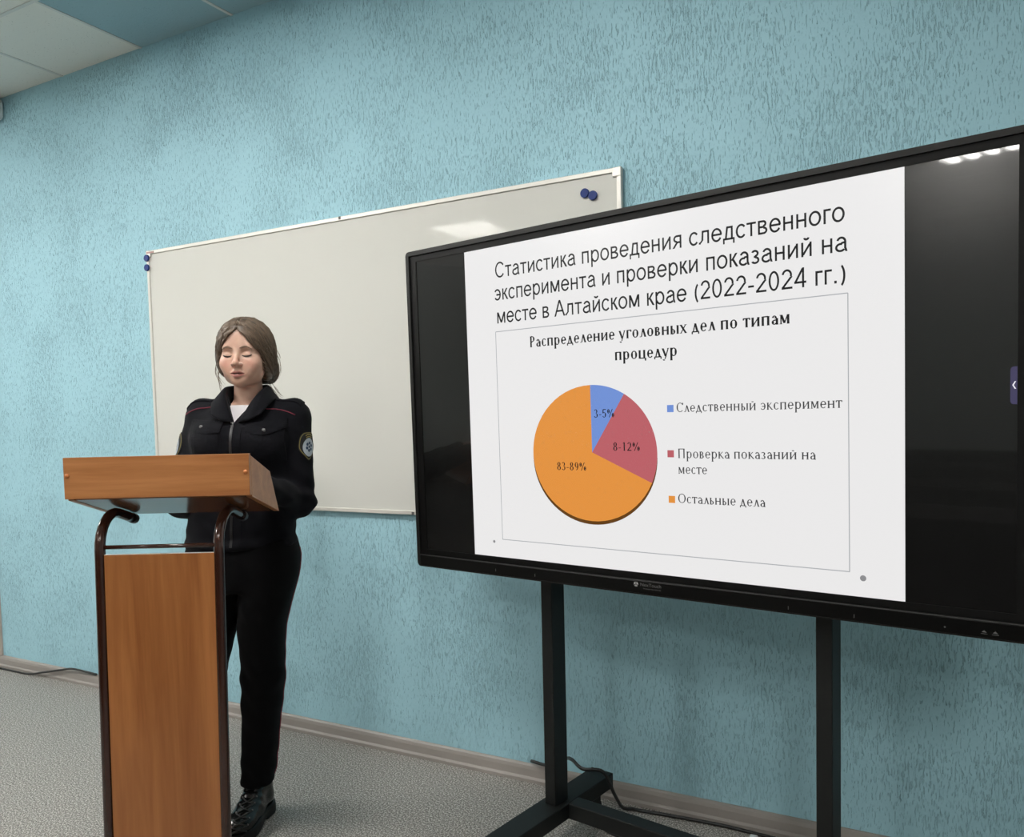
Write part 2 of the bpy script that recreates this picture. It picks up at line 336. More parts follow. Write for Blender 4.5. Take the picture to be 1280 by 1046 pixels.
# a drawn serif alphabet: each letter = pen strokes; S straight (x0,y0,x1,y1,w), A arc (cx,cy,rx,ry,a0,a1), F foot serif (x,y,half)
X, C, D = .46, .66, -.22
def serif_glyph(ch, T, t):
    g = []; sh = .028
    def S(x0, y0, x1, y1, w): g.append(('S', x0, y0, x1, y1, w))
    def V(x, y0, y1, top=True, bot=True, w=None):
        S(x, y0, x, y1, w or T)
        if bot: S(x-.075, y0+sh/2, x+.075, y0+sh/2, -sh)
        if top: S(x-.075, y1-sh/2, x+.075, y1-sh/2, -sh)
    def Hh(x0, x1, y): S(x0, y, x1, y, -t)
    def A(cx, cy, rx, ry, a0, a1): g.append(('A', cx, cy, rx, ry, a0, a1))
    w = .5
    if ch == ' ': return g, .24
    if ch == '-': S(.05, .22, .25, .22, -.045); return g, .30
    if ch == 'о': A(.25, X/2, .21, X/2, 0, 360); w = .5
    elif ch == 'с': A(.24, X/2, .2, X/2, 42, 318); w = .44
    elif ch == 'е': A(.24, X/2, .2, X/2, 0, 318); Hh(.06, .43, X*.52); w = .47
    elif ch == 'э': A(.2, X/2, .2, X/2, -140, 140); Hh(.13, .38, X*.5); w = .44
    elif ch == 'а': V(.34, 0, X*.7, False, False); A(.2, X*.68, .14, X*.32, 0, 165); A(.2, X*.27, .15, X*.27, 60, 330); S(.34, .03, .42, .015, -.04); Hh(.21, .34, X*.5); w = .44
    elif ch == 'р': V(.12, D, X, True, True); A(.27, X/2, .2, X/2, -150, 150); w = .52
    elif ch == 'п': V(.11, 0, X); V(.41, 0, X); Hh(.11, .41, X-.018); w = .53
    elif ch == 'н': V(.11, 0, X); V(.43, 0, X); Hh(.11, .43, X*.52); w = .55
    elif ch in 'ий':
        V(.11, 0, X); V(.43, 0, X); S(.13, .05, .41, X-.05, t*1.2); w = .55
        if ch == 'й': A(.27, X+.13, .09, .07, 190, 350)
    elif ch == 'в': V(.11, 0, X); A(.22, X*.74, .12, X*.26, -90, 90); A(.22, X*.26, .16, X*.26, -90, 90); Hh(.11, .24, X*.5); Hh(.11, .24, X-.016); Hh(.11, .24, .016); w = .44
    elif ch == 'л': S(.14, .03, .25, X, t*1.3); S(.25, X, .40, 0, T); S(.02, .02, .15, .02, -.035); S(.33, sh/2, .47, sh/2, -sh); w = .47
    elif ch == 'д': S(.12, .03, .24, X, t*1.3); S(.24, X, .38, 0, T); Hh(.03, .47, .02); S(.05, .02, .05, -.10, -t*1.3); S(.45, .02, .45, -.10, -t*1.3); w = .50
    elif ch == 'т': V(.22, 0, X, False); Hh(.03, .41, X-.018); S(.04, X, .04, X-.1, t*1.2); S(.40, X, .40, X-.1, t*1.2); w = .44
    elif ch == 'у': S(.05, X, .23, .02, T); S(.40, X, .19, -.12, t*1.2); A(.12, -.14, .08, .07, 180, 340); S(-.02, X-sh/2, .12, X-sh/2, -sh); S(.33, X-sh/2, .46, X-sh/2, -sh); w = .45
    elif ch == 'м': V(.10, 0, X, True, True, t*1.2); S(.12, X, .29, .04, T); S(.29, .04, .47, X, t*1.2); V(.49, 0, X); w = .61
    elif ch == 'ц': V(.11, 0, X); V(.41, 0, X); Hh(.11, .47, .018); S(.49, .02, .49, -.13, -t*1.6); w = .54
    elif ch == 'г': V(.13, 0, X); Hh(.13, .38, X-.018); S(.37, X, .37, X-.11, t*1.3); w = .41
    elif ch in 'ыь':
        V(.11, 0, X); A(.2, X*.28, .15, X*.28, -90, 90); Hh(.11, .22, X*.56); Hh(.11, .22, .016); w = .40
        if ch == 'ы': V(.5, 0, X); w = .61
    elif ch == 'х': S(.07, X, .39, 0, T); S(.38, X, .07, 0, t*1.2); S(.0, X-sh/2, .15, X-sh/2, -sh); S(.3, X-sh/2, .45, X-sh/2, -sh); S(.0, sh/2, .14, sh/2, -sh); S(.31, sh/2, .46, sh/2, -sh); w = .46
    elif ch == 'к': V(.11, 0, X); S(.13, X*.5, .37, X, t*1.3); S(.18, X*.55, .42, 0, T); S(.36, sh/2, .47, sh/2, -sh); w = .47
    elif ch == 'з': A(.17, X*.75, .15, X*.25, -80, 150); A(.17, X*.26, .17, X*.26, -150, 85); w = .40
    elif ch == 'С': A(.33, C/2, .29, C/2, 40, 320); S(.55, C*.75, .55, C*.98, -t*1.4); w = .62
    elif ch == 'О': A(.35, C/2, .31, C/2, 0, 360); w = .70
    elif ch == 'П': V(.14, 0, C); V(.54, 0, C); Hh(.14, .54, C-.018); w = .68
    elif ch == 'Р': V(.14, 0, C); A(.24, C*.74, .2, C*.26, -95, 95); Hh(.14, .26, C-.016); Hh(.14, .26, C*.48); w = .50
    elif ch == '1': V(.24, 0, C, False); S(.12, C-.09, .24, C-.01, t*1.4); w = .44
    elif ch == '2': A(.22, C*.73, .17, C*.27, -40, 160); S(.36, C*.56, .07, .02, t*1.8); S(.05, .035, .41, .035, -.07); w = .45
    elif ch == '3': A(.2, C*.76, .15, C*.24, -85, 155); A(.2, C*.27, .18, C*.27, -155, 88); w = .44
    elif ch == '5': A(.2, C*.31, .18, C*.31, -150, 130); S(.10, C*.5, .12, C-.03, t*1.6); S(.11, C-.03, .37, C-.03, -.06); w = .44
    elif ch == '8': A(.23, C*.76, .15, C*.24, 0, 360); A(.23, C*.27, .18, C*.27, 0, 360); w = .46
    elif ch == '9': A(.23, C*.68, .17, C*.32, 0, 360); A(.13, C*.52, .27, C*.52, -75, 30); w = .46
    elif ch == '%': A(.15, C*.72, .11, C*.26, 0, 360); A(.55, C*.26, .11, C*.26, 0, 360); S(.5, C, .2, 0, t*1.2); w = .72
    return g, w
def sans_glyph(ch):
    # upright grotesque letters: x-height .52, capitals .72, pen .088
    T, X, C, D = .088, .52, .72, -.2
    g = []; h = T/2
    def S(x0, y0, x1, y1, w=T): g.append(('S', x0, y0, x1, y1, w))
    def V(x, y0, y1): S(x, y0, x, y1, T)
    def B(x0, x1, y): S(x0, y, x1, y, -T*.88)
    def A(cx, cy, rx, ry, a0, a1): g.append(('A', cx, cy, rx, ry, a0, a1))
    k = .039
    w = .56
    if ch == ' ': return g, .28
    if ch == 'о': A(.28, X/2, .25, X/2+.01, 0, 360)
    elif ch == 'с': A(.27, X/2, .24, X/2+.01, 38, 322); w = .5
    elif ch == 'э': A(.23, X/2, .24, X/2+.01, -142, 142); B(.16, .44, X/2); w = .51
    elif ch == 'е': A(.28, X/2, .25, X/2+.01, 0, 330); B(.06, .51, X/2+.01)
    elif ch == 'а': A(.28, X*.66, .20, X*.34+.01, 0, 160); V(.435, .1, X*.68); S(.445, .12, .48, 0, T); A(.25, X*.29, .21, X*.31, 65, 330); S(.27, X*.57, .43, X*.62, -T*.85)
    elif ch == 'р': V(.11, D, X); A(.30, X/2, .23, X/2+.01, -155, 155); w = .57
    elif ch == 'п': V(.11, 0, X); V(.43, 0, X); B(.11, .43, X-k); w = .54
    elif ch == 'н': V(.11, 0, X); V(.44, 0, X); B(.11, .44, X/2+.01); w = .55
    elif ch in 'ий':
        V(.11, 0, X); V(.45, 0, X); S(.13, .06, .43, X-.06, T*1.15); w = .56
        if ch == 'й': A(.28, X+.17, .13, .11, 188, 352)
    elif ch == 'в': V(.11, 0, X); A(.29, X*.755, .15, X*.245, -90, 90); A(.30, X*.27, .18, X*.27, -90, 90); B(.11, .30, X*.52); B(.11, .29, X-k); B(.11, .30, k); w = .53
    elif ch == 'к': V(.11, 0, X); S(.17, X*.47, .38, X, T*1.2); S(.22, X*.55, .41, 0, T*1.25); w = .45
    elif ch == 'т': V(.23, 0, X); B(.02, .44, X-k); w = .46
    elif ch == 'г': V(.11, 0, X); B(.11, .36, X-k); w = .37
    elif ch == 'л': V(.46, 0, X); B(.16, .46, X-k); S(.18, .14, .2, X, T); S(.07, k, .19, .16, T*1.1); B(.01, .1, k); w = .58
    elif ch == 'д': V(.43, 0, X); B(.2, .43, X-k); S(.15, .05, .22, X, T); B(.02, .55, k); S(.055, .05, .055, -.14, T*.85); S(.515, .05, .515, -.14, T*.85); w = .58
    elif ch == 'м': V(.11, 0, X); V(.58, 0, X); S(.12, X, .345, .03, T*1.2); S(.57, X, .345, .03, T*1.2); w = .69
    elif ch == 'з': A(.2, X*.75, .17, X*.26, -88, 155); A(.21, X*.265, .19, X*.275, -155, 88); B(.15, .25, X*.51); w = .45
    elif ch == 'я': V(.43, 0, X); A(.25, X*.71, .18, X*.29, 90, 270); B(.25, .43, X-k); B(.25, .43, X*.45); S(.07, 0, .25, X*.42, T*1.2); w = .54
    elif ch == 'А': S(.05, 0, .335, C, T*1.1); S(.62, 0, .335, C, T*1.1); B(.17, .50, C*.33); w = .67
    elif ch == 'С': A(.38, C/2, .33, C/2+.012, 36, 324); w = .72
    elif ch == '2': A(.28, C*.71, .22, C*.30, -20, 172); S(.47, C*.62, .10, .06, T*1.3); B(.05, .51, k)
    elif ch == '0': A(.28, C/2, .23, C/2+.01, 0, 360)
    elif ch == '4': V(.40, 0, C); B(.03, .53, C*.27); S(.07, C*.27, .39, C-.02, T*1.15)
    elif ch == '-': B(.04, .30, .26); w = .34
    elif ch == '.': S(.13, 0, .13, T*1.1, T*1.1); w = .28
    elif ch == '(': A(.38, C*.36, .29, C*.64, 125, 235); w = .33
    elif ch == ')': A(-.05, C*.36, .29, C*.64, -55, 55); w = .33
    return g, w
def serif_part(text, name, m, parent, u0, u1, v, y, s, bold=False, sans=False):
    T, t = (.130, .060) if bold else (.100, .052)
    b = MB(); x = 0; word = 0
    for ch in text:
        if ch == ' ': word += 1
        b.m = word
        g, wd = sans_glyph(ch) if sans else serif_glyph(ch, T, t)
        for p in g:
            if p[0] == 'S':
                _, x0, y0, x1, y1, wdt = p; wv = abs(wdt)/2
                if wdt > 0 and abs(y1-y0) > 1e-6:      # broad pen: the width runs along x
                    b.add([(x+x0-wv, 0, y0), (x+x0+wv, 0, y0), (x+x1+wv, 0, y1), (x+x1-wv, 0, y1)], [(0, 1, 2, 3)])
                elif abs(x1-x0) > 1e-6:
                    b.add([(x+x0, 0, y0-wv), (x+x1, 0, y1-wv), (x+x1, 0, y1+wv), (x+x0, 0, y0+wv)], [(0, 1, 2, 3)])
                else:
                    b.add([(x+x0-wv, 0, y0), (x+x0+wv, 0, y0), (x+x1+wv, 0, y1), (x+x1-wv, 0, y1)], [(0, 1, 2, 3)])
            else:
                _, cx, cy, rx, ry, a0, a1 = p; n = max(6, int(abs(a1-a0)/12)); vs = []
                for k in range(n+1):
                    a = R_(a0+(a1-a0)*k/n); q = abs(math.cos(a))
                    th, tv_ = (.088, .077) if sans else (t*.8+(T*1.05-t*.8)*q**1.5, t*.9)
                    vs += [(x+cx+rx*math.cos(a), 0, cy+ry*math.sin(a)), (x+cx+(rx-th)*math.cos(a), 0, cy+(ry-tv_)*math.sin(a))]
                b.add(vs, [(2*k, 2*k+1, 2*k+3, 2*k+2) for k in range(n)])
        x += wd+(.02 if bold else .015 if not sans else 0)
    allx = [q[0] for q in b.v]; a0, a1 = min(allx), max(allx); sx = (u1-u0)/(a1-a0)
    b.v = [(u0+(q[0]-a0)*sx, y, v+q[2]*s) for q in b.v]
    for k in range(word+1):                        # every word of a line is a part of its own
        wb_ = MB(); ids = [f for f, q in zip(b.f, b.mi) if q == k]
        for f in ids: wb_.add([b.v[i] for i in f], [tuple(range(len(f)))])
        wb_.build(name, m, parent)

# ------------------------------------------------------------------ interactive display
ty, tl, tr_ = -0.17, -0.0137, 0.0015
ax = Vector((math.cos(ty), math.sin(ty), 0)); n0 = Vector((math.sin(ty), -math.cos(ty), 0)); az = Vector((0, 0, 1))*math.cos(tl)-n0*math.sin(tl)
xx = ax*math.cos(tr_)+az*math.sin(tr_); zz = az*math.cos(tr_)-ax*math.sin(tr_); nn = xx.cross(zz)
TC = Vector((-.7014, -.591, 1.4001))
tv = thing('interactive_display', 'large black interactive display showing a pie chart slide', 'display')
tv.matrix_world = Matrix(((xx.x, -nn.x, zz.x, TC.x), (xx.y, -nn.y, zz.y, TC.y), (xx.z, -nn.z, zz.z, TC.z), (0, 0, 0, 1)))
def rrect(x0, x1, z0, z1, r, n=5):
    o = []
    for (cx, cz, a0) in ((x1-r, z1-r, 0), (x0+r, z1-r, 90), (x0+r, z0+r, 180), (x1-r, z0+r, 270)):
        for k in range(n): a = R_(a0+90*k/(n-1)); o.append((cx+r*math.cos(a), cz+r*math.sin(a)))
    return o
MB().prism(rrect(-.862, .862, -.515, .494, .012), .004, .075, 'y').build('housing', M['black_plastic'], tv, bevel=.006)
fb = MB()
def ring(b, o, i, y0, y1):
    n = len(o)
    vs = [(p[0], y0, p[1]) for p in o]+[(p[0], y0, p[1]) for p in i]+[(p[0], y1, p[1]) for p in o]+[(p[0], y1, p[1]) for p in i]
    fs = []
    for k in range(n):
        j = (k+1) % n
        fs += [(k, j, n+j, n+k), (2*n+k, 3*n+k, 3*n+j, 2*n+j), (k, 2*n+k, 2*n+j, j), (n+k, n+j, 3*n+j, 3*n+k)]
    b.add(vs, fs)
ring(fb, rrect(-.867, .867, -.523, .4985, .014), rrect(-.8535, .8535, -.4835, .4845, .004), -.007, .02)
fb.build('bezel', M['bezel'], tv)
MB().box(-.853, .853, -.0085, -.006, -.5195, -.486).build('lower_bezel', M['chin'], tv, bevel=.001)
MB().box(-.853, .853, -.0088, -.0065, -.4852, -.4838).build('bezel_seam', M['line'], tv)
screen = MB().box(-.856, .856, 0, .0038, -.486, .487).build('screen', M['glass'], tv)
sb = MB(); ring(sb, rrect(-.8533, .8533, -.4833, .4843, .004), rrect(-.8262, .8262, -.4649, .4649, .001), -.002, -.0002); sb.build('screen_border', M['border'], tv)
E1, E2, E3, E4 = -.0004, -.0008, -.0012, -.0016
MB().add([(-.6195, E1, -.4647), (.6195, E1, -.4647), (.6195, E1, .4647), (-.6195, E1, .4647)], [(0, 1, 2, 3)]).build('slide_background', M['s_white'], screen)
bx = MB(); lw = .0011
for (a, b_, c, d) in ((-.506, .5035, .2145-lw, .2145+lw), (-.506, .5035, -.4098-lw, -.4098+lw), (-.506-lw, -.506+lw, -.41, .2145), (.5035-lw, .5035+lw, -.41, .2145)):
    bx.add([(a, E2, c), (b_, E2, c), (b_, E2, d), (a, E2, d)], [(0, 1, 2, 3)])
bx.build('chart_border', M['s_box'], screen)
for (tx, a, b_, v) in (('Статистика проведения следственного', -.5, .498, .3725), ('эксперимента и проверки показаний на', -.505, .5035, .3065), ('месте в Алтайском крае (2022-2024 гг.)', -.498, .4985, .2385)):
    serif_part(tx, 'title_word', M['s_black'], screen, a, b_, v, E2, .0625, sans=True)
serif_part('Распределение уголовных дел по типам', 'heading_word', M['s_black'], screen, -.3788, .3735, .1595, E2, .047, True)
serif_part('процедур', 'heading_word', M['s_black'], screen, -.0965, .0855, .104, E2, .047, True)
pc, pz, prx, prz = -.1776, -.1465, .2018, .1885
def wedge(a0, a1, m, y=E3, dz=0):
    n = 40; vs = [(-.1765, y, -.1435+dz)]+[(pc+prx*math.cos(R_(a0+(a1-a0)*k/n)), y, pz+dz+prz*math.sin(R_(a0+(a1-a0)*k/n))) for k in range(n+1)]
    return MB().add(vs, [(0, k, k+1) for k in range(1, n+1)]).build('pie_slice' if dz == 0 else 'pie_rim', m, screen)
wedge(180, 360, M['s_rim'], E2, -.0095)
wedge(58.3, 90, M['s_blue']); wedge(-24, 58.3, M['s_red']); wedge(90, 336, M['s_orange'])
for (tx, a, b_, v) in (('3-5%', -.167, -.103, -.048), ('8-12%', -.1085, -.0272, -.1385), ('83-89%', -.2956, -.1977, -.1945)):
    serif_part(tx, 'pie_label', M['s_black'], screen, a, b_, v, E4, .0345)
for (tx, a, b_, v) in (('Следственный эксперимент', .0818, .490, -.039), ('Проверка показаний на', .0836, .4307, -.1565), ('месте', .083, .162, -.1965), ('Остальные дела', .0812, .3107, -.272)):
    serif_part(tx, 'legend_word', M['s_grey'], screen, a, b_, v, E2, .0365)
for (a, v, m) in ((.0639, -.0292, 's_blue'), (.0624, -.1456, 's_red'), (.0632, -.2639, 's_orange')):
    q = .0092; MB().add([(a-q, E2, v-q), (a+q, E2, v-q), (a+q, E2, v+q), (a-q, E2, v+q)], [(0, 1, 2, 3)]).build('legend_marker', M[m], screen)
for (a, v, q) in ((-.5395, -.4187, .0045), (.5324, -.4219, .0068)):
    MB().add([(a+q*math.cos(k*math.pi/8), E2, v+q*math.sin(k*math.pi/8)) for k in range(16)], [tuple(range(16))]).build('slide_dot', M['s_dot'], screen)
tab = [(.8255, -.041), (.8255, .034)]+[(.8185-.005*math.sin(R_(a))*1.0, .026+.008*math.cos(R_(a))) for a in (0, 30, 60, 90)]+[(.8135, -.026)]+[(.8185-.005*math.cos(R_(a)), -.033-.008*math.sin(R_(a))) for a in (0, 30, 60, 90)]
MB().add([(p[0], E2, p[1]) for p in tab], [tuple(range(len(tab)))]).build('menu_tab', M['s_tab'], screen)
aw = MB()
for sg in (1, -1): aw.add([(.8168, E3, -.0028), (.8195, E3, -.0028), (.8236, E3, -.0028+sg*.0075), (.8209, E3, -.0028+sg*.0075)], [(0, 1, 2, 3)])
aw.build('menu_arrow', M['s_arrow'], screen)
YL = -.0089
lg = MB()
for k in range(3):
    a = R_(30+120*k); vs = [(-.0439, YL, -.4955)]
    for q in (-50, -25, 0, 25, 50): vs.append((-.0439+.0068*math.cos(a+R_(q)), YL, -.4955+.0068*math.sin(a+R_(q))))
    lg.add([(vs[0][0]+.0009*math.cos(a), YL, vs[0][2]+.0009*math.sin(a))]+vs[1:], [tuple(range(6))])
lg.build('logo_mark', M['logo'], tv)
font_part('NexTouch', 'logo_lettering', M['logo_dim'], tv, -.0305, .0305, -.4995, YL, .0095)
font_part('interactive', 'logo_lettering', M['logo_dim'], tv, -.022, .030, -.5068, YL, .0035)
for (u, v) in ((.3657, -.5085), (.5147, -.5085), (-.5309, -.505), (-.3818, -.506)):
    MB().box(u-.0008, u+.0008, -.0095, -.0085, v-.004, v+.004).build('speaker_mark', M['logo_dim'], tv)
MB().disc((.6982, -.0085, -.5075), .002, .0006, 'y', 12).build('sensor_dot', M['logo_dim'], tv)
for u in (.7709, .791):
    ic = MB(); ic.add([(u-.005, YL, -.5085), (u+.005, YL, -.5085), (u, YL, -.504)], [(0, 1, 2)]); ic.box(u-.006, u+.006, YL, -.0085, -.512, -.511); ic.build('port_icon', M['logo_dim'], tv)

# ------------------------------------------------------------------ mobile stand
st = thing('display_stand', 'black steel mobile stand carrying the interactive display', 'stand', (TC.x, TC.y, 0), ty)
for sx in (-1, 1):
    MB().box(sx*.417-.02, sx*.417+.02, .10, .17, .15, 1.62).build('post', M['stand'], st, bevel=.003)
    MB().box(sx*.42-.0425, sx*.42+.0425, -.36, .41, .10, .15).build('foot_beam', M['stand'], st, bevel=.003)
    for yy in (-.31, .35):
        cst = MB(); cst.disc((sx*.42-.012, yy, .037), .037, .024, 'x', 20)
        w_ = cst.build('castor', M['rubber'], st, smooth=False)
        MB().box(sx*.42-.016, sx*.42-.0125, yy-.02, yy+.02, .03, .10).build('castor_fork', M['stand'], w_)
        MB().box(sx*.42+.0125, sx*.42+.016, yy-.02, yy+.02, .03, .10).build('castor_fork', M['stand'], w_)
MB().box(-.378, .378, .142, .197, .10, .15).build('crossbar', M['stand'], st, bevel=.003)
MB().box(-.397, .397, .12, .16, 1.0, 1.06).build('mounting_bar', M['stand'], st, bevel=.003)
for z in (1.15, 1.5): MB().box(-.45, .45, .0835, .0995, z-.03, z+.03).build('mounting_rail', M['stand'], st)

# ------------------------------------------------------------------ cables
def smooth_path(pts, n=8):
    P = [np.array(p, float) for p in pts]; P = [2*P[0]-P[1]]+P+[2*P[-1]-P[-2]]; out = []
    for i in range(1, len(P)-2):
        for k in range(n):
            u = k/n; a, b, c, d = P[i-1:i+3]
            out.append(.5*((2*b)+(-a+c)*u+(2*a-5*b+4*c-d)*u*u+(-a+3*b-3*c+d)*u**3))
    out.append(P[-2]); return [tuple(p) for p in out]
tag(MB().tube(smooth_path([(-5.2, -.06, .006), (-4.8, -.045, .006), (-4.5, -.04, .006), (-4.36, -.035, .03), (-4.22, -.026, .058), (-4.12, -.022, .077), (-3.99, -.018, .074), (-3.93, -.012, .069)]), .0055, 8).build('power_cable', M['cable'], smooth=True),
    'black cable looping over the baseboard left of the lectern', 'cable')
tag(MB().tube(smooth_path([(-1.37, -.02, .083), (-1.29, -.035, .088), (-1.20, -.09, .15), (-1.135, -.17, .190), (-1.08, -.205, .182), (-1.015, -.185, .176), (-.99, -.15, .09), (-.985, -.09, .02), (-.96, -.06, .0065), (-.93, -.06, .0065), (-.826, -.05, .0065), (-.67, -.04, .0065), (-.554, -.045, .0065), (-.3, -.06, .0065)]), .006, 8).build('power_cable', M['cable'], smooth=True),
    'black cable running from the stand along the baseboard to the right', 'cable')
tag(MB().tube(smooth_path([(-1.035, -.208, .0055), (-1.02, -.216, .0055), (-.9476, -.2492, .0055), (-.8, -.27, .0055), (-.6, -.25, .0055)]), .005, 8).build('signal_cable', M['cable'], smooth=True),
    'black cable on the floor under the crossbar of the display stand', 'cable')
tag(MB().box(-.012, .012, -.011, .011, 0, .013).build('cable_clip', M['white_plastic'], bevel=.003, loc=(-.55, -.075, 0)), 'small white cable clip on the floor by the right post', 'clip')

# ------------------------------------------------------------------ lectern
TH = math.atan2(.478, .878)
lec = thing('lectern', 'wooden lectern with slanted top on a brown tubular frame', 'lectern', (-1.88, -1.18, 0), TH)
fp = MB().box(-.248, .251, 0, .016, 1.1655, 1.2775).build('front_board', M['wood_h'], lec, bevel=.0012)
for x in (-.238, .241):
    MB().disc((x, 0, 1.2285), .0062, .003, 'y', 16, .5).build('screw_cap', M['cap'], fp, smooth=True)
side = [(.0165, 1.1605), (.0165, 1.2725), (.186, 1.218), (.263, 1.093)]
MB().prism(side, -.248, -.232, 'x').build('side_board', M['wood_h'], lec, bevel=.001)
MB().prism(side, .235, .251, 'x').build('side_board', M['wood_h'], lec, bevel=.001)
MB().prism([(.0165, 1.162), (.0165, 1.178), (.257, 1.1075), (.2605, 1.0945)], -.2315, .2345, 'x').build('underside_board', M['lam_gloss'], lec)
MB().prism([(.0165, 1.232), (.0165, 1.244), (.178, 1.192), (.184, 1.180)], -.2315, .2345, 'x').build('top_board', M['wood_h'], lec)
for sx, xt in ((-1, -.1755), (1, .150)):
    sl = lambda z: -.0175*(1.02-z)
    pts = [(xt+sl(z), .03, z) for z in (.016, .3, .6, .85, 1.0)]
    for k in range(0, 9):
        a = math.pi*k/8*.5*1.17; pts.append((xt, .03+.09*(1-math.cos(a)), 1.02+.094*math.sin(a)))
    e = pts[-1]; pts += [(xt, e[1]+.05, e[2]-.0146), (xt, e[1]+.085, e[2]-.0248)]
    tb = MB().tube(pts, .014, 16).build('frame_tube', M['brown_tube'], lec, smooth=True)
    e = pts[-1]; MB().tube([(xt, e[1]-.006, e[2]+.0018), (xt, e[1]+.012, e[2]-.0035)], .0152, 14).build('tube_cap', M['tube_cap'], tb, smooth=False)
    MB().tube([(xt-.0176, -.13, .014), (xt-.0176, .30, .014)], .0138, 14).build('foot_tube', M['brown_tube'], lec, smooth=True)
MB().tube([(-.168, .03, 1.029), (.147, .03, 1.029)], .0058, 12).build('crossbar', M['brown_tube'], lec, smooth=True)
pn = MB(); za, zb = .12, 1.009
pn.add([(-.161-.0165*.9, .022, za), (.1415-.0165*.9, .022, za), (.1415-.0165*.9, .038, za), (-.161-.0165*.9, .038, za), (-.161, .022, zb), (.1415, .022, zb), (.1415, .038, zb), (-.161, .038, zb)],
       [(0, 3, 2, 1), (4, 5, 6, 7), (0, 1, 5, 4), (1, 2, 6, 5), (2, 3, 7, 6), (3, 0, 4, 7)])
pn.mi[1] = 1
pn.build('front_panel', [M['wood_v'], M['edge_reflection']], lec)
MB().tube([(-.19, .16, .05), (.13, .16, .05)], .01, 12).build('lower_crossbar', M['brown_tube'], lec, smooth=True)

# ------------------------------------------------------------------ person (local frame: x = her left, -y = the way she faces)
PL = Vector((-2.08, -.66, 0))
per = thing('person', 'person in black uniform reading at the lectern, brown hair tied back', 'person', PL, TH)
def smin(a, b, k):
    h = np.clip(.5+.5*(b-a)/k, 0, 1); return b+(a-b)*h-k*h*(1-h)
def smax(a, b, k): return -smin(-a, -b, k)
def sph(x, y, z, c, r): return np.sqrt((x-c[0])**2+(y-c[1])**2+(z-c[2])**2)-r
def ell(x, y, z, c, r, rot=None):
    dx, dy, dz = x-c[0], y-c[1], z-c[2]
    if rot:                                        # tilt about x, then about y (degrees)
        a = R_(rot[0]); dy, dz = dy*math.cos(a)+dz*math.sin(a), -dy*math.sin(a)+dz*math.cos(a)
        if len(rot) > 1: a = R_(rot[1]); dx, dz = dx*math.cos(a)-dz*math.sin(a), dx*math.sin(a)+dz*math.cos(a)
    k0 = np.sqrt((dx/r[0])**2+(dy/r[1])**2+(dz/r[2])**2); k1 = np.sqrt((dx/r[0]**2)**2+(dy/r[1]**2)**2+(dz/r[2]**2)**2)
    return k0*(k0-1)/np.maximum(k1, 1e-6)
def cap(x, y, z, a, b, ra, rb=None):
    rb = ra if rb is None else rb
    a = np.array(a, float); b = np.array(b, float); d = b-a
    t = np.clip(((x-a[0])*d[0]+(y-a[1])*d[1]+(z-a[2])*d[2])/(d@d), 0, 1)
    return np.sqrt((x-a[0]-t*d[0])**2+(y-a[1]-t*d[1])**2+(z-a[2]-t*d[2])**2)-(ra+(rb-ra)*t)
def chain(x, y, z, pts, rs, k):
    r = None
    for i in range(len(pts)-1):
        c = cap(x, y, z, pts[i], pts[i+1], rs[i], rs[i+1]); r = c if r is None else smin(r, c, k)
    return r
def loft(x, y, z, tab, p=2.2):
    tb = np.array(sorted(tab)); zc = np.clip(z, tb[0, 0], tb[-1, 0])
    def ip(c):                                     # smooth cubic through the table
        from_ = np.interp(zc, tb[:, 0], tb[:, c])
        return from_
    xc, yc, a, b = ip(1), ip(2), ip(3), ip(4)
    q = (np.abs((x-xc)/a)**p+np.abs((y-yc)/b)**p)**(1/p)
    d = (q-1)*np.minimum(a, b)
    return smax(d, np.abs(z-(tb[0, 0]+tb[-1, 0])/2)-(tb[-1, 0]-tb[0, 0])/2, .012)
def dense(tab, n=40):                              # catmull-rom resample of a z table
    tb = np.array(sorted(tab), float); P = np.vstack([2*tb[0]-tb[1], tb, 2*tb[-1]-tb[-2]]); out = []
    for i in range(1, len(P)-2):
        for u in np.linspace(0, 1, 8, endpoint=False):
            a, b, c, d = P[i-1:i+3]; q = .5*((2*b)+(-a+c)*u+(2*a-5*b+4*c-d)*u*u+(-a+3*b-3*c+d)*u**3)
            q[0] = b[0]+(c[0]-b[0])*u; out.append(q)
    out.append(tb[-1]); return [tuple(q) for q in out]
def wr(x, y, z, s, seed):                          # cheap smooth noise from folded sines
    a = np.sin(x*s*1.3+seed+1.7*np.sin(z*s*.7+seed*2))*np.sin(z*s*.9+1.3*np.sin(y*s*.8+seed)+seed*.7)
    b = np.sin(y*s*1.1+seed*1.9+1.2*np.sin(x*s*.9))*np.sin((z+x)*s*.65+seed*3)
    return .6*a+.4*b
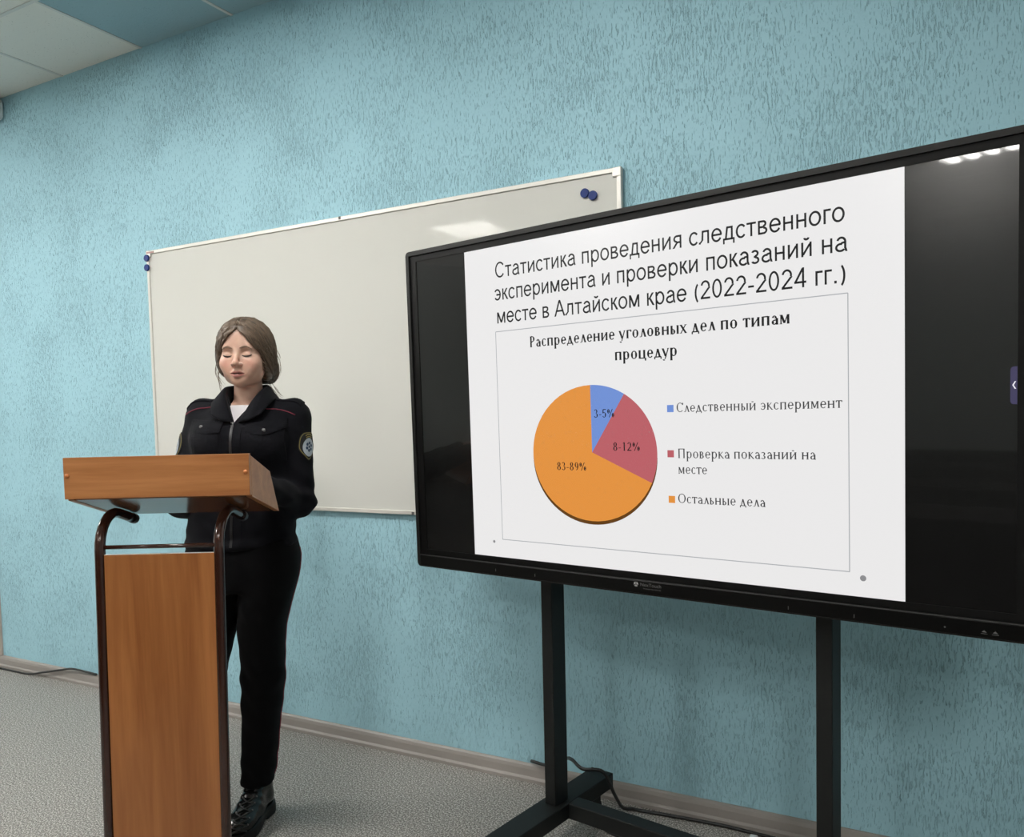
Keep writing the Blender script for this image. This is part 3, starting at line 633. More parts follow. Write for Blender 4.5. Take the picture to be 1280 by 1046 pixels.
def nets(f, xs, ys, zs, relax=1):
    xs, ys, zs = (np.asarray(q, np.float32) for q in (xs, ys, zs))
    Fv = f(xs[:, None, None], ys[None, :, None], zs[None, None, :])
    Fv = np.ascontiguousarray(np.broadcast_to(Fv, (len(xs), len(ys), len(zs))))
    ins = Fv < 0; nx, ny, nz = Fv.shape
    cnt = np.zeros((nx-1, ny-1, nz-1), np.int8)
    for i in (0, 1):
        for j in (0, 1):
            for k in (0, 1): cnt += ins[i:nx-1+i, j:ny-1+j, k:nz-1+k]
    act = (cnt > 0) & (cnt < 8); idx = np.argwhere(act); vid = -np.ones(act.shape, np.int64); vid[act] = np.arange(len(idx))
    pos = np.zeros((len(idx), 3)); w_ = np.zeros(len(idx)); I = idx.T
    cor = [(i, j, k) for i in (0, 1) for j in (0, 1) for k in (0, 1)]
    for a in cor:
        for b in cor:
            if sum(abs(p-q) for p, q in zip(a, b)) == 1 and a < b:
                fa = Fv[I[0]+a[0], I[1]+a[1], I[2]+a[2]]; fb_ = Fv[I[0]+b[0], I[1]+b[1], I[2]+b[2]]
                mk = (fa < 0) != (fb_ < 0); t_ = np.where(mk, fa/np.where(mk, fa-fb_, 1), 0)
                for ax_ in range(3):
                    A_ = (xs, ys, zs)[ax_]; pa = A_[I[ax_]+a[ax_]]; pb = A_[I[ax_]+b[ax_]]
                    pos[:, ax_] += np.where(mk, pa+(pb-pa)*t_, 0)
                w_ += mk
    pos /= w_[:, None]
    quads = []
    for ax_ in range(3):
        n1, n2 = [q for q in range(3) if q != ax_]
        sl0 = [slice(None)]*3; sl1 = [slice(None)]*3
        sl0[ax_] = slice(0, -1); sl1[ax_] = slice(1, None)
        for q in (n1, n2): sl0[q] = slice(1, -1); sl1[q] = slice(1, -1)
        s0, s1 = ins[tuple(sl0)], ins[tuple(sl1)]
        for sgn, mk in ((0, s0 & ~s1), (1, ~s0 & s1)):
            e = np.argwhere(mk)
            if not len(e): continue
            base = e.copy(); base[:, n1] += 1; base[:, n2] += 1
            def cell(d1, d2):
                q = base.copy(); q[:, n1] += d1; q[:, n2] += d2; return vid[q[:, 0], q[:, 1], q[:, 2]]
            qd = np.stack([cell(-1, -1), cell(0, -1), cell(0, 0), cell(-1, 0)], 1)
            flip = (sgn == 1) ^ (ax_ == 1)
            quads.append(qd[:, ::-1] if flip else qd)
    Q = np.concatenate(quads); Q = Q[(Q >= 0).all(1)]
    for _ in range(relax):
        acc = np.zeros_like(pos); n_ = np.zeros(len(pos))
        for a in range(4):
            b = (a+1) % 4
            np.add.at(acc, Q[:, a], pos[Q[:, b]]); np.add.at(acc, Q[:, b], pos[Q[:, a]]); np.add.at(n_, Q[:, a], 1); np.add.at(n_, Q[:, b], 1)
        pos = .5*pos+.5*acc/np.maximum(n_, 1)[:, None]
    return pos, Q
def net_obj(name, f, xs, ys, zs, m, parent, relax=1):
    pos, Q = nets(f, xs, ys, zs, relax)
    me = bpy.data.meshes.new(name); n, q = len(pos), len(Q)
    me.vertices.add(n); me.vertices.foreach_set('co', pos.astype(np.float32).ravel())
    me.loops.add(4*q); me.loops.foreach_set('vertex_index', Q.astype(np.int32).ravel())
    me.polygons.add(q); me.polygons.foreach_set('loop_start', np.arange(q, dtype=np.int32)*4)
    me.update(calc_edges=True); me.validate()
    me.polygons.foreach_set('use_smooth', np.ones(len(me.polygons), bool)); me.materials.append(m)
    o = bpy.data.objects.new(name, me); COL.objects.link(o)
    if parent: o.parent = parent
    return o, pos
def lin(a, b, st): return np.linspace(a, b, int(round((b-a)/st))+1)
def graded(lo, a, b, hi, fine, coarse):
    return np.unique(np.concatenate([lin(lo, a, coarse) if a > lo else [], lin(a, b, fine), lin(b, hi, coarse) if hi > b else []]))
def snap(f, P0, d, off=0.0, steps=48):             # walk points along d until they reach the surface f = off
    P0 = np.array(P0, float).reshape(-1, 3); d = np.array(d, float); d /= np.linalg.norm(d); P_ = P0.copy()
    for _ in range(steps):
        v_ = f(P_[:, 0], P_[:, 1], P_[:, 2])-off
        P_ += d*np.clip(v_, -.02, .05)[:, None]*.8
    return P_
def project(f, P_, off=0.0, it=10):
    P_ = np.array(P_, float)
    for _ in range(it):
        x, y, z = P_.T; e = 1e-3; v_ = f(x, y, z)-off
        g = np.stack([f(x+e, y, z)-f(x-e, y, z), f(x, y+e, z)-f(x, y-e, z), f(x, y, z+e)-f(x, y, z-e)], 1)/(2*e)
        P_ -= g*(v_/np.maximum((g*g).sum(1), .05))[:, None]
    return P_
def slab(name, f, grid, d, off, thick, m, parent):  # a cloth patch lying on surface f; grid = rows of points
    rows, cols = len(grid), len(grid[0]); P0 = [p for r in grid for p in r]
    A_ = snap(f, P0, d, off+thick); B_ = snap(f, P0, d, -.004)
    b = MB(); n = rows*cols; fs = []
    for i in range(rows-1):
        for j in range(cols-1):
            a = i*cols+j; fs += [(a, a+1, a+cols+1, a+cols), (n+a, n+a+cols, n+a+cols+1, n+a+1)]
    ed = [(i*cols) for i in range(rows)]; bd = [j for j in range(cols)]+[i*cols+cols-1 for i in range(1, rows)]+[(rows-1)*cols+j for j in range(cols-2, -1, -1)]+[i*cols for i in range(rows-2, 0, -1)]
    for k in range(len(bd)):
        a, c = bd[k], bd[(k+1) % len(bd)]; fs.append((a, n+a, n+c, c))
    b.add(list(A_)+list(B_), fs); return b.build(name, m, parent, smooth=False)

# --- joints
SHL, ELL_, WRL = (.149, .015, 1.372), (.162, .012, 1.090), (.055, -.345, 1.214)
SHR, ELR, WRR = (-.150, .015, 1.378), (-.232, .005, 1.095), (-.185, -.345, 1.214)
EX = .003                                                   # face centre line
def hand(x, y, z, w_, side):
    # palm lies on the board, fingers towards -y; side +1 = her left hand (thumb on the -x side)
    s = -side; z = z-.30*np.maximum(0, w_[1]-y)
    r = cap(x, y, z, w_, (w_[0]+s*.002, w_[1]-.03, w_[2]-.006), .022, .024)
    for i, q in enumerate((-.024, -.008, .008, .024)):
        r = smin(r, cap(x, y, z, (w_[0]+q*.5, w_[1]-.02, w_[2]-.006), (w_[0]+q*1.05, w_[1]-.082, w_[2]-.010), .0135, .0105), .012)
    L4 = {1: (.038, .047, .044, .033)}[1]
    for i, q in enumerate((-.0285, -.0095, .0095, .0285)):
        ln = L4[i if s < 0 else i]; ln = L4[i] if side > 0 else L4[i]
        a = np.array((w_[0]+q, w_[1]-.082, w_[2]-.009)); b_ = a+np.array((q*.12, -ln*.62, .007)); c_ = b_+np.array((q*.06, -ln*.45, -.008)); d_ = c_+np.array((0, -ln*.34, -.010))
        r = smin(r, chain(x, y, z, (a, b_, c_, d_), (.0098, .0090, .0082, .0072), .004), .005)
    a = np.array((w_[0]+s*.018, w_[1]-.022, w_[2]-.008)); b_ = a+np.array((s*.026, -.028, .002)); c_ = b_+np.array((s*.006, -.032, .0)); d_ = c_+np.array((-s*.004, -.022, -.002))
    return smin(r, chain(x, y, z, (a, b_, c_, d_), (.0145, .0118, .0100, .0085), .006), .010)
def head_f(x, y, z):
    X_ = x-EX
    r = ell(X_, y, z, (0, .010, 1.618), (.0755, .094, .084), (8,))
    r = smin(r, ell(X_, y, z, (0, -.033, 1.565), (.0620, .058, .076), (6,)), .03)
    for s in (-1, 1):
        r = smin(r, cap(X_, y, z, (s*.050, .0, 1.548), (s*.036, -.030, 1.518), .016, .013), .038)       # jaw corner
        r = smin(r, cap(X_, y, z, (s*.036, -.030, 1.516), (0, -.066, 1.501), .0125, .0150), .032)       # jaw line
        r = smin(r, ell(X_, y, z, (s*.040, -.062, 1.553), (.024, .026, .024)), .024)                  # cheek
        r = smin(r, ell(X_, y, z, (s*.026, -.070, 1.528), (.018, .017, .020)), .022)
    r = smin(r, sph(X_, y, z, (0, -.0730, 1.4995), .0140), .018)                                       # chin
    r = smin(r, cap(X_, y, z, (-.034, -.0785, 1.604), (.034, -.0785, 1.604), .0125), .020)            # brow
    r = smin(r, ell(X_, y, z, (0, -.058, 1.640), (.048, .031, .033)), .03)                            # forehead
    for s in (-1, 1):
        r = smax(r, -ell(X_, y, z, (s*.0300, -.1005, 1.5845), (.0190, .0145, .0110)), .012)             # eye hollow
        r = smin(r, ell(X_, y, z, (s*.0310, -.0765, 1.5815), (.0150, .0125, .0120)), .0035)            # closed lid over the eyeball
    r = smin(r, cap(X_, y, z, (0, -.0845, 1.598), (0, -.1060, 1.5560), .0070, .0085), .0105)          # nose bridge
    r = smin(r, sph(X_, y, z, (0, -.1085, 1.5525), .0098), .007)
    for s in (-1, 1):
        r = smin(r, ell(X_, y, z, (s*.0110, -.0990, 1.5495), (.0070, .0095, .0065)), .005)
        r = smax(r, -ell(X_, y, z, (s*.0058, -.1075, 1.5420), (.0036, .0050, .0035)), .003)             # nostril
    r = smin(r, cap(X_, y, z, (0, -.0930, 1.538), (0, -.0935, 1.524), .0085), .014)                   # muzzle
    for s in (-1, 1):
        r = smin(r, cap(X_, y, z, (s*.0225, -.0840, 1.5205), (s*.0055, -.0955, 1.5270), .0028, .0060), .006)   # upper lip
        r = smin(r, cap(X_, y, z, (s*.0215, -.0840, 1.5185), (s*.0040, -.0940, 1.5125), .0028, .0070), .006)   # lower lip
    r = smax(r, -chain(X_, y, z, ((-.0200, -.0905, 1.5198), (0, -.1020, 1.5196), (.0200, -.0905, 1.5198)), (.0013, .0023, .0013), .001), .002)
    for s in (-1, 1):
        r = smin(r, ell(X_, y, z, (s*.0765, .012, 1.566), (.008, .017, .028), (-10,)), .006)
    return r
def body_f(x, y, z):
    r = head_f(x, y, z)
    r = smin(r, cap(x, y, z, (EX, .016, 1.535), (0, .022, 1.400), .043, .050), .012)
    r = smin(r, loft(x, y, z, dense([(.92, -.03, .0, .150, .10), (1.05, -.022, .0, .125, .09), (1.2, -.015, -.005, .135, .095), (1.32, -.012, -.005, .145, .095), (1.38, -.006, .008, .13, .075), (1.42, 0, .015, .075, .055)])), .03)
    for sh, el, wr_, sd in ((SHL, ELL_, WRL, 1), (SHR, ELR, WRR, -1)):
        a = cap(x, y, z, (sh[0]*.92, sh[1], sh[2]-.01), el, .040, .034); a = smin(a, cap(x, y, z, el, wr_, .034, .0205), .015)
        a = smin(a, hand(x, y, z, wr_, sd), .010)
        r = smin(r, a, .02)
    for tab in (LEG_L, LEG_R):
        r = smin(r, loft(x, y, z, [(a, b, c, d-.022, e-.022) for a, b, c, d, e in tab]), .02)
    return r
LEG_L = dense([(.97, .045, .0, .10, .115), (.90, .056, .002, .099, .112), (.84, .050, .0, .096, .106), (.784, .040, .0, .090, .100), (.674, .021, .0, .081, .090), (.60, .019, .002, .077, .084), (.528, .019, -.002, .0735, .080), (.453, .015, -.004, .0690, .076), (.36, .006, .004, .0650, .076), (.25, -.005, .010, .0605, .070), (.16, -.014, .012, .0570, .066), (.125, -.017, .012, .0575, .066)])
LEG_R = dense([(.97, -.105, .0, .10, .115), (.90, -.122, .002, .098, .112), (.84, -.130, .0, .092, .106), (.784, -.137, .0, .085, .100), (.674, -.150, .0, .080, .090), (.528, -.176, -.002, .0720, .080), (.453, -.186, -.004, .0680, .076), (.36, -.197, .004, .0640, .076), (.25, -.210, .010, .0600, .070), (.16, -.222, .012, .0570, .066), (.125, -.226, .012, .0570, .066)])
gx = graded(-.30, -.088, .094, .30, .0022, .008); gy = graded(-.49, -.122, -.03, .14, .0020, .005); gz = np.unique(np.concatenate([lin(.13, 1.19, .011), lin(1.19, 1.27, .004), lin(1.27, 1.47, .006), lin(1.47, 1.66, .0020), lin(1.66, 1.715, .004)]))
gy = np.unique(np.concatenate([lin(-.50, -.34, .004), lin(-.34, -.124, .009), lin(-.124, -.03, .0020), lin(-.03, .14, .005)]))
body, bp_ = net_obj('body', body_f, gx, gy, gz, M['skin'], per, 1)
me = body.data; co = np.empty(len(me.vertices)*3); me.vertices.foreach_get('co', co); co = co.reshape(-1, 3)
def sstep(a, b, v_): t_ = np.clip((v_-a)/(b-a), 0, 1); return t_*t_*(3-2*t_)
lx = co[:, 0]-EX
upz = 1.5295-.0018*np.exp(-(lx/.003)**2)-.0085*(np.abs(lx)/.0225)**1.7; loz = 1.5075+.0105*(np.abs(lx)/.0225)**2
lip = sstep(-.0012, .0012, upz-co[:, 2])*sstep(-.0015, .0015, co[:, 2]-loz)*sstep(.0245, .0215, np.abs(lx))*(co[:, 1] < -.070)
at = me.attributes.new('lip', 'FLOAT', 'POINT'); at.data.foreach_set('value', lip.astype(np.float32))
bl = sum(np.exp(-((lx-s*.040)**2/.018**2+(co[:, 2]-1.551)**2/.017**2)) for s in (-1, 1))*(co[:, 1] < -.03)+.6*np.exp(-((lx)**2+(co[:, 2]-1.553)**2)/.009**2)*(co[:, 1] < -.09)
at = me.attributes.new('blush', 'FLOAT', 'POINT'); at.data.foreach_set('value', bl.astype(np.float32))
fy = (0, 1, 0)
def face_strip(name, pts, ws, m, off):
    # a thin strip lying on the face along a line of (x, z) with half heights ws
    g = []
    for q in (-1, -.3, .3, 1): g.append([(EX+p[0], -.14, p[1]+q*w0) for p, w0 in zip(pts, ws)])
    return slab(name, head_f, g, fy, off, .0006, m, body)
for s in (-1, 1):
    face_strip('eyebrow', [(s*a, b) for a, b in ((.0125, 1.6015), (.019, 1.6040), (.027, 1.6060), (.035, 1.6060), (.042, 1.6030), (.048, 1.5985))], (.0012, .0030, .0033, .0028, .0020, .0007), M['brow'], .0006)
    face_strip('eyelash', [(s*a, b) for a, b in ((.0165, 1.5785), (.022, 1.5765), (.029, 1.5752), (.036, 1.5758), (.042, 1.5778), (.0465, 1.5805))], (.0008, .0018, .0025, .0027, .0022, .0010), M['lash'], .0008)
face_strip('mouth_opening', [(a, b) for a, b in ((-.0150, 1.5199), (-.0075, 1.5196), (0, 1.5194), (.0075, 1.5196), (.0150, 1.5199))], (.0005, .0012, .0015, .0012, .0005), M['mouth_in'], .0001)

# --- hair
def hair_f(x, y, z):
    r = ell(x, y, z, (EX, .014, 1.615), (.0915, .104, .1000), (6,))
    r = smin(r, ell(x, y, z, (EX, -.028, 1.626), (.080, .077, .079)), .015)
    r = smin(r, ell(x, y, z, (.063, .018, 1.568), (.031, .062, .068)), .02)
    r = smin(r, ell(x, y, z, (-.066, .010, 1.575), (.030, .055, .062)), .02)
    r = smin(r, ell(x, y, z, (.030, .085, 1.535), (.058, .040, .052)), .03)
    wz = np.interp(z, [1.40, 1.50, 1.53, 1.56, 1.59, 1.62, 1.642, 1.655, 1.662], [.070, .064, .067, .067, .060, .043, .025, .010, 0.0])
    yb = np.interp(z, [1.49, 1.53, 1.56, 1.60, 1.67], [.0, -.006, -.012, -.018, -.03])
    win = smax(np.abs(x-EX-.002)-wz, y-yb, .012)
    r = smax(r, -win, .006)
    r = smax(r, 1.492-z+.35*np.maximum(0, .03-y), .008)
    part = np.sqrt((x-EX-.004)**2)+.7*np.maximum(0, y-.03)
    r = r+.0008*np.exp(-(part/.006)**2)*(z > 1.64)
    r = r+.0009*np.sin(np.arctan2(y-.06, z-1.52)*60+40*np.abs(x))
    return r
hair, _ = net_obj('hair', hair_f, lin(-.115, .12, .0027), lin(-.11, .14, .0027), lin(1.46, 1.725, .0027), M['hair'], per, 1)
rs_ = np.random.RandomState(4); hv = MB(); tones = []
def add_strand(P_, r0_, tone, mb, tl_):
    n0 = len(mb.v); k = len(P_); rr = [r0_*(.35+.65*math.sin(math.pi*min(1, .12+.88*i/(k-1)))) for i in range(k)]
    mb.tube([tuple(p) for p in P_], rr, 5, False); tl_ += [tone]*(len(mb.v)-n0)
starts, ends, mids = [], [], []
for k in range(760):
    s = 1 if rs_.rand() < .54 else -1
    y0 = rs_.uniform(-.092, .07); z0 = 1.71
    starts.append((EX+.004+s*.003, y0, 1.668+.05*math.cos((y0-.01)/.1*1.2)))
    hgt = rs_.rand()
    front = np.clip((.02-y0)/.11, 0, 1)
    mids.append((s*.098, -.048*front+.055*(1-front)+rs_.uniform(-.006, .006), 1.615-.062*front+rs_.uniform(-.010, .010)))
    ends.append((.03+s*(.012+.030*front), .066+.034*(1-front)+rs_.uniform(-.005, .005), 1.506+.034*(1-front)+rs_.uniform(-.006, .006)))
HC_ = np.array([EX, .01, 1.60]); S0, S1, S2 = (np.array(q) for q in (starts, mids, ends)); NS = 13; paths = np.zeros((len(S0), NS, 3))
for i in range(NS):
    u = i/(NS-1); paths[:, i] = (1-u)**2*S0+2*u*(1-u)*(HC_+(S1-HC_)*1.35)+u*u*S2
    if i: paths[:, i] = project(hair_f, paths[:, i], .0009, 14)
    else: paths[:, i] = project(hair_f, paths[:, i], .0, 8)
for k in range(len(S0)):
    add_strand(paths[k], rs_.uniform(.0005, .0011), .15+.7*rs_.rand()**1.6, hv, tones)
for W_ in ([(-.070, -.030, 1.555), (-.078, -.030, 1.52), (-.079, -.03, 1.49), (-.074, -.032, 1.462), (-.076, -.03, 1.444)],
           [(-.074, -.020, 1.56), (-.084, -.02, 1.53), (-.081, -.02, 1.505), (-.070, -.022, 1.48)], [(-.088, 0, 1.58), (-.098, 0, 1.55), (-.094, 0, 1.52), (-.082, -.004, 1.492)],
           [(.068, .03, 1.52), (.080, .03, 1.49), (.094, .028, 1.468), (.106, .026, 1.452), (.118, .024, 1.446)], [(.06, .03, 1.51), (.074, .03, 1.48), (.088, .026, 1.455), (.098, .02, 1.440)],
           [(.098, .02, 1.59), (.110, .02, 1.565), (.113, .02, 1.535), (.104, .02, 1.51)], [(.096, .02, 1.61), (.107, .01, 1.59), (.111, .01, 1.57)],
           [(-.066, -.045, 1.60), (-.071, -.045, 1.57), (-.071, -.042, 1.54), (-.066, -.04, 1.515)], [(.060, -.052, 1.60), (.066, -.045, 1.57), (.066, -.036, 1.54), (.064, -.03, 1.52)]):
    for q in range(4):
        j = rs_.normal(0, .0022, (len(W_), 3)); add_strand(np.array(smooth_path(np.array(W_)+j*np.linspace(.5, 1.6, len(W_))[:, None], 6)), rs_.uniform(.0004, .0008), .35+.3*rs_.rand(), hv, tones)
ho = hv.build('hair_strands', M['hair'], hair, smooth=True)
at = ho.data.attributes.new('tone', 'FLOAT', 'POINT'); at.data.foreach_set('value', np.array(tones[:len(ho.data.vertices)], np.float32))
hco = np.empty(len(hair.data.vertices)*3); hair.data.vertices.foreach_get('co', hco); hco = hco.reshape(-1, 3)
at = hair.data.attributes.new('tone', 'FLOAT', 'POINT'); at.data.foreach_set('value', (.22+.14*np.sin(np.arctan2(hco[:, 1]-.06, hco[:, 2]-1.52)*35)).astype(np.float32))

# --- clothes
TORSO = dense([(.945, -.036, .0, .186, .128), (.962, -.036, .0, .189, .130), (.985, -.034, .0, .179, .124), (1.02, -.030, .0, .178, .124), (1.1, -.022, .0, .167, .118), (1.2, -.015, -.006, .166, .120), (1.29, -.012, -.012, .170, .126), (1.345, -.010, -.006, .168, .117), (1.39, -.008, .006, .150, .095), (1.425, -.004, .014, .105, .075), (1.455, 0, .02, .070, .058)])
def torso_f(x, y, z):
    r = loft(x, y, z, TORSO)
    for s in (-1, 1):
        r = smin(r, ell(x, y, z, (s*.075-.008, -.085, 1.292), (.062, .048, .058)), .04)
    for sh in (SHL, SHR):
        r = smin(r, cap(x, y, z, (0, .018, 1.412), (sh[0], sh[1], sh[2]), .040, .050), .035)
    return r
def sleeve_f(x, y, z, sh, el, wr_):
    up_ = cap(x, y, z, sh, el, .061, .051); fo = cap(x, y, z, el, (wr_[0], wr_[1]+.012, wr_[2]), .047, .031)
    r = smin(up_, fo, .018)
    return r+.0045*wr(x, y, z, 55, 2.0)*np.exp(-((z-el[2]-.05)/.10)**2)+.003*np.sin((z+.35*x+.5*y)*95)*np.exp(-((z-el[2]-.02)/.055)**2)
def sleeves(x, y, z): return np.minimum(sleeve_f(x, y, z, SHL, ELL_, WRL), sleeve_f(x, y, z, SHR, ELR, WRR))
def jacket_solid(x, y, z):
    r = smin(torso_f(x, y, z), sleeve_f(x, y, z, SHL, ELL_, WRL), .022); r = smin(r, sleeve_f(x, y, z, SHR, ELR, WRR), .022)
    r = r+.0036*wr(x, y, z, 26, .6)+.0020*wr(x, y, z, 61, 3.1)
    return r
def jacket_f(x, y, z):
    r = jacket_solid(x, y, z)
    vee = smax(np.abs(x+.010-(z-1.363)*.10)-np.maximum(0, (z-1.362))*.60, y-.02, .004)
    r = smax(r, -np.maximum(vee, 1.352-z), .004)
    r = smax(r, -(cap(x, y, z, (0, .010, 1.38), (EX, .008, 1.56), .058)), .006)
    return r
jacket, _ = net_obj('jacket', jacket_f, lin(-.315, .255, .0050), np.unique(np.concatenate([lin(-.40, -.16, .006), lin(-.16, .16, .005)])), lin(.925, 1.49, .0050), M['jacket'], per, 1)
def shirt_f(x, y, z):
    r = torso_f(x, y, z)+.011
    r = smax(r, z-1.4195+.35*np.minimum(0, y+.05), .003); r = smax(r, 1.30-z, .003)
    return r
net_obj('undershirt', shirt_f, lin(-.08, .08, .004), lin(-.15, .10, .004), lin(1.28, 1.445, .003), M['shirt'], per, 1)
# collar: swept from the neck stand over the fold to the leaf
def collar_pts(rows):
    half = [np.array(r, float) for r in rows]; out = []
    for r in half:
        L_ = [(-p[0], p[1], p[2]) for p in r]; R2 = [tuple(p) for p in r[-2::-1]]
        out.append(smooth_path(L_+R2, 6))
    return out
stand_ = [(.010, -.108, 1.358), (.034, -.070, 1.402), (.055, -.020, 1.432), (.047, .040, 1.440), (0, .066, 1.440)]
fold = [(.012, -.118, 1.364), (.044, -.082, 1.430), (.064, -.022, 1.473), (.056, .046, 1.486), (0, .076, 1.488)]
leaf1 = [(.042, -.126, 1.369), (.066, -.092, 1.422), (.081, -.026, 1.458), (.070, .056, 1.468), (0, .090, 1.468)]
leaf2 = [(.079, -.114, 1.388), (.092, -.077, 1.413), (.100, -.022, 1.436), (.086, .066, 1.440), (0, .101, 1.438)]
rows = collar_pts([stand_, fold, leaf1, leaf2]); cm = MB(); nC = len(rows[0])
cols = []
for j in range(nC):
    cols.append(smooth_path([r[j] for r in rows], 4))
nR = len(cols[0]); cm.add([p for c_ in cols for p in c_], [(j*nR+i, j*nR+i+1, (j+1)*nR+i+1, (j+1)*nR+i) for j in range(nC-1) for i in range(nR-1)])
collar = cm.build('collar', M['jacket'], jacket, smooth=True)
so = collar.modifiers.new('thick', 'SOLIDIFY'); so.thickness = .0042; so.offset = 0
front = (0, 1, 0)
# front zip, placket, pocket flaps, buttons, epaulettes, piping
zl = [(-.0105-.012*(1.363-z)/.26, z) for z in np.linspace(1.362, .96, 60)]
slab('zipper', jacket_solid, [[(p[0]+q, -.25, p[1]) for p in zl] for q in (-.004, 0, .004)], front, .0002, .0012, M['zip'], jacket)
for sx in (-.034, .030):
    slab('placket_edge', jacket_solid, [[(p[0]+sx+q, -.25, p[1]) for p in zl[2:]] for q in (-.0022, 0, .0022)], front, .0005, .0014, M['jacket'], jacket)
pp = snap(jacket_solid, [(-.0105, -.25, 1.358)], front, .002)[0]
zp = MB(); zp.tube([(pp[0]-.0045, pp[1], pp[2]+.004), (pp[0]+.0045, pp[1], pp[2]+.004)], .003, 8); zp.tube([(pp[0]+.001, pp[1]-.002, pp[2]+.002), (pp[0]+.003, pp[1]-.004, pp[2]-.006)], .0018, 8)
zp.build('zip_pull', M['button'], jacket, smooth=True)
def quadgrid(tl_, tr2, br, bl_, dip=0, n=12, m_=6):
    g = []
    for i in range(m_):
        v_ = i/(m_-1); row = []
        for j in range(n):
            u = j/(n-1); xx_ = (tl_[0]*(1-u)+tr2[0]*u)*(1-v_)+(bl_[0]*(1-u)+br[0]*u)*v_; zz_ = (tl_[1]*(1-u)+tr2[1]*u)*(1-v_)+(bl_[1]*(1-u)+br[1]*u)*v_
            row.append((xx_, -.165, zz_-dip*v_*math.sin(math.pi*u)))
        g.append(row)
    return g
fl1 = quadgrid((-.160, 1.376), (-.040, 1.366), (-.047, 1.332), (-.165, 1.342), .006)
fl2 = quadgrid((.034, 1.358), (.150, 1.374), (.150, 1.344), (.036, 1.336), .018)
for fl, bxz, sdn in ((fl1, (-.112, 1.351), -1), (fl2, (.092, 1.336), 1)):
    fo_ = slab('pocket_flap', jacket_solid, fl, front, .002, .0045, M['jacket'], jacket)
    x0, x1 = (-.157, -.050) if sdn < 0 else (.040, .146)
    slab('chest_pocket', jacket_solid, quadgrid((x0, 1.345), (x1, 1.342), (x1-.002, 1.235), (x0+.004, 1.238), 0, 10, 14), front, .001, .0022, M['jacket'], jacket)
    b_ = snap(jacket_solid, [(bxz[0], -.25, bxz[1])], front, .0055)[0]
    MB().disc(tuple(b_), .0062, .003, 'y', 18, .6).build('button', M['button'], jacket, smooth=True)
for s, x0, x1 in ((-1, -.075, -.196), (1, .075, .186)):
    g = []
    for i in range(7):
        v_ = i/6; row = []
        for j in range(12):
            u = j/11; xx_ = x0+(x1-x0)*u; wd = .021+.004*u; row.append((xx_, .010+wd*(2*v_-1), 1.56))
        g.append(row)
    ep = slab('epaulette', jacket_solid, g, (0, 0, -1), .0012, .0035, M['jacket'], jacket)
    b_ = snap(jacket_solid, [(x0+s*.014, .0, 1.56)], (0, 0, -1), .0045)[0]
    MB().disc(tuple(b_), .0052, .003, 'z', 14, .6).build('button', M['button'], ep, smooth=True)
    pts = [(s*a, -.25, b) for a, b in (((.098, 1.416), (.125, 1.413), (.150, 1.411), (.175, 1.402), (.195, 1.393)) if s < 0 else ((.082, 1.405), (.105, 1.404), (.130, 1.400), (.152, 1.393), (.172, 1.383)))]
    MB().tube(smooth_path(list(snap(jacket_solid, pts, front, .0008)), 6), .0019, 6).build('yoke_piping', M['red'], jacket, smooth=True)
# shield patch on each sleeve
def patch(nrm, ctr, tilt):
    n_ = np.array(nrm, float); n_ /= np.linalg.norm(n_); ux = np.cross((0, 0, 1), n_); ux /= np.linalg.norm(ux); uz = np.cross(n_, ux); c0 = np.array(ctr, float)+n_*.08
    b = MB()
    def put(poly, off, mi):
        P0 = [c0+ux*p[0]+uz*p[1] for p in poly]; Q_ = snap(jacket_solid, P0, -n_, off); b.m = mi; return Q_
    def shield(sc_): 
        o = []
        for k in range(48):
            a = 2*math.pi*k/48; cx_, sz_ = math.cos(a), math.sin(a)
            hw_ = .036*(1-.75*max(0, -sz_)**2.2); zz_ = .044*sz_ if sz_ > 0 else .056*sz_
            o.append((hw_*np.sign(cx_)*abs(cx_)**.55*sc_, zz_*sc_*(1 if sz_ < 0 else abs(sz_)**-.25 if sz_ > .02 else 1)*.95))
        return o
    def fill(poly, off, mi):
        ctr_ = (sum(p[0] for p in poly)/len(poly), sum(p[1] for p in poly)/len(poly)); rings = [[(ctr_[0]+(p[0]-ctr_[0])*f_, ctr_[1]+(p[1]-ctr_[1])*f_) for p in poly] for f_ in (1, .66, .33)]
        Q_ = put([p for r in rings for p in r]+[ctr_], off, mi); n = len(poly)
        b.add(Q_, [(i*n+k, i*n+(k+1) % n, (i+1)*n+(k+1) % n, (i+1)*n+k) for i in (0, 1) for k in range(n)]+[(2*n+k, 2*n+(k+1) % n, 3*n) for k in range(n)])
    fill(shield(1.0), .0022, 0); fill(shield(.945), .0030, 1); fill(shield(.895), .0036, 0)
    ov = [(.0245*math.cos(2*math.pi*k/36), -.008+.029*math.sin(2*math.pi*k/36)*(1.0 if math.sin(2*math.pi*k/36) > 0 else 1.12)) for k in range(36)]
    fill(ov, .0044, 2)
    for k in range(6):
        a = 2*math.pi*k/6+.3; cx_, cz_ = .0105*math.cos(a), -.008+.0125*math.sin(a)
        fill([(cx_+.0048*math.cos(2*math.pi*q/10), cz_+.0054*math.sin(2*math.pi*q/10)) for q in range(10)], .0050, 3)
    fill([(.004*math.cos(2*math.pi*q/10), -.008+.0045*math.sin(2*math.pi*q/10)) for q in range(10)], .0050, 3)
    for rr in (.034, .042):
        arc = [(rr*.78*math.cos(R_(q)), -.004+rr*math.sin(R_(q))*.93) for q in range(58, 123, 5)]; arc2 = [(p[0]*.92, p[1]-.0036) for p in arc]
        Q_ = put(arc+arc2, .0046, 1); n = len(arc); b.add(Q_, [(k, k+1, n+k+1, n+k) for k in range(n-1)])
    return b.build('sleeve_patch', [M['patch_black'], M['gold'], M['silver'], M['patch_blue']], jacket, smooth=True)
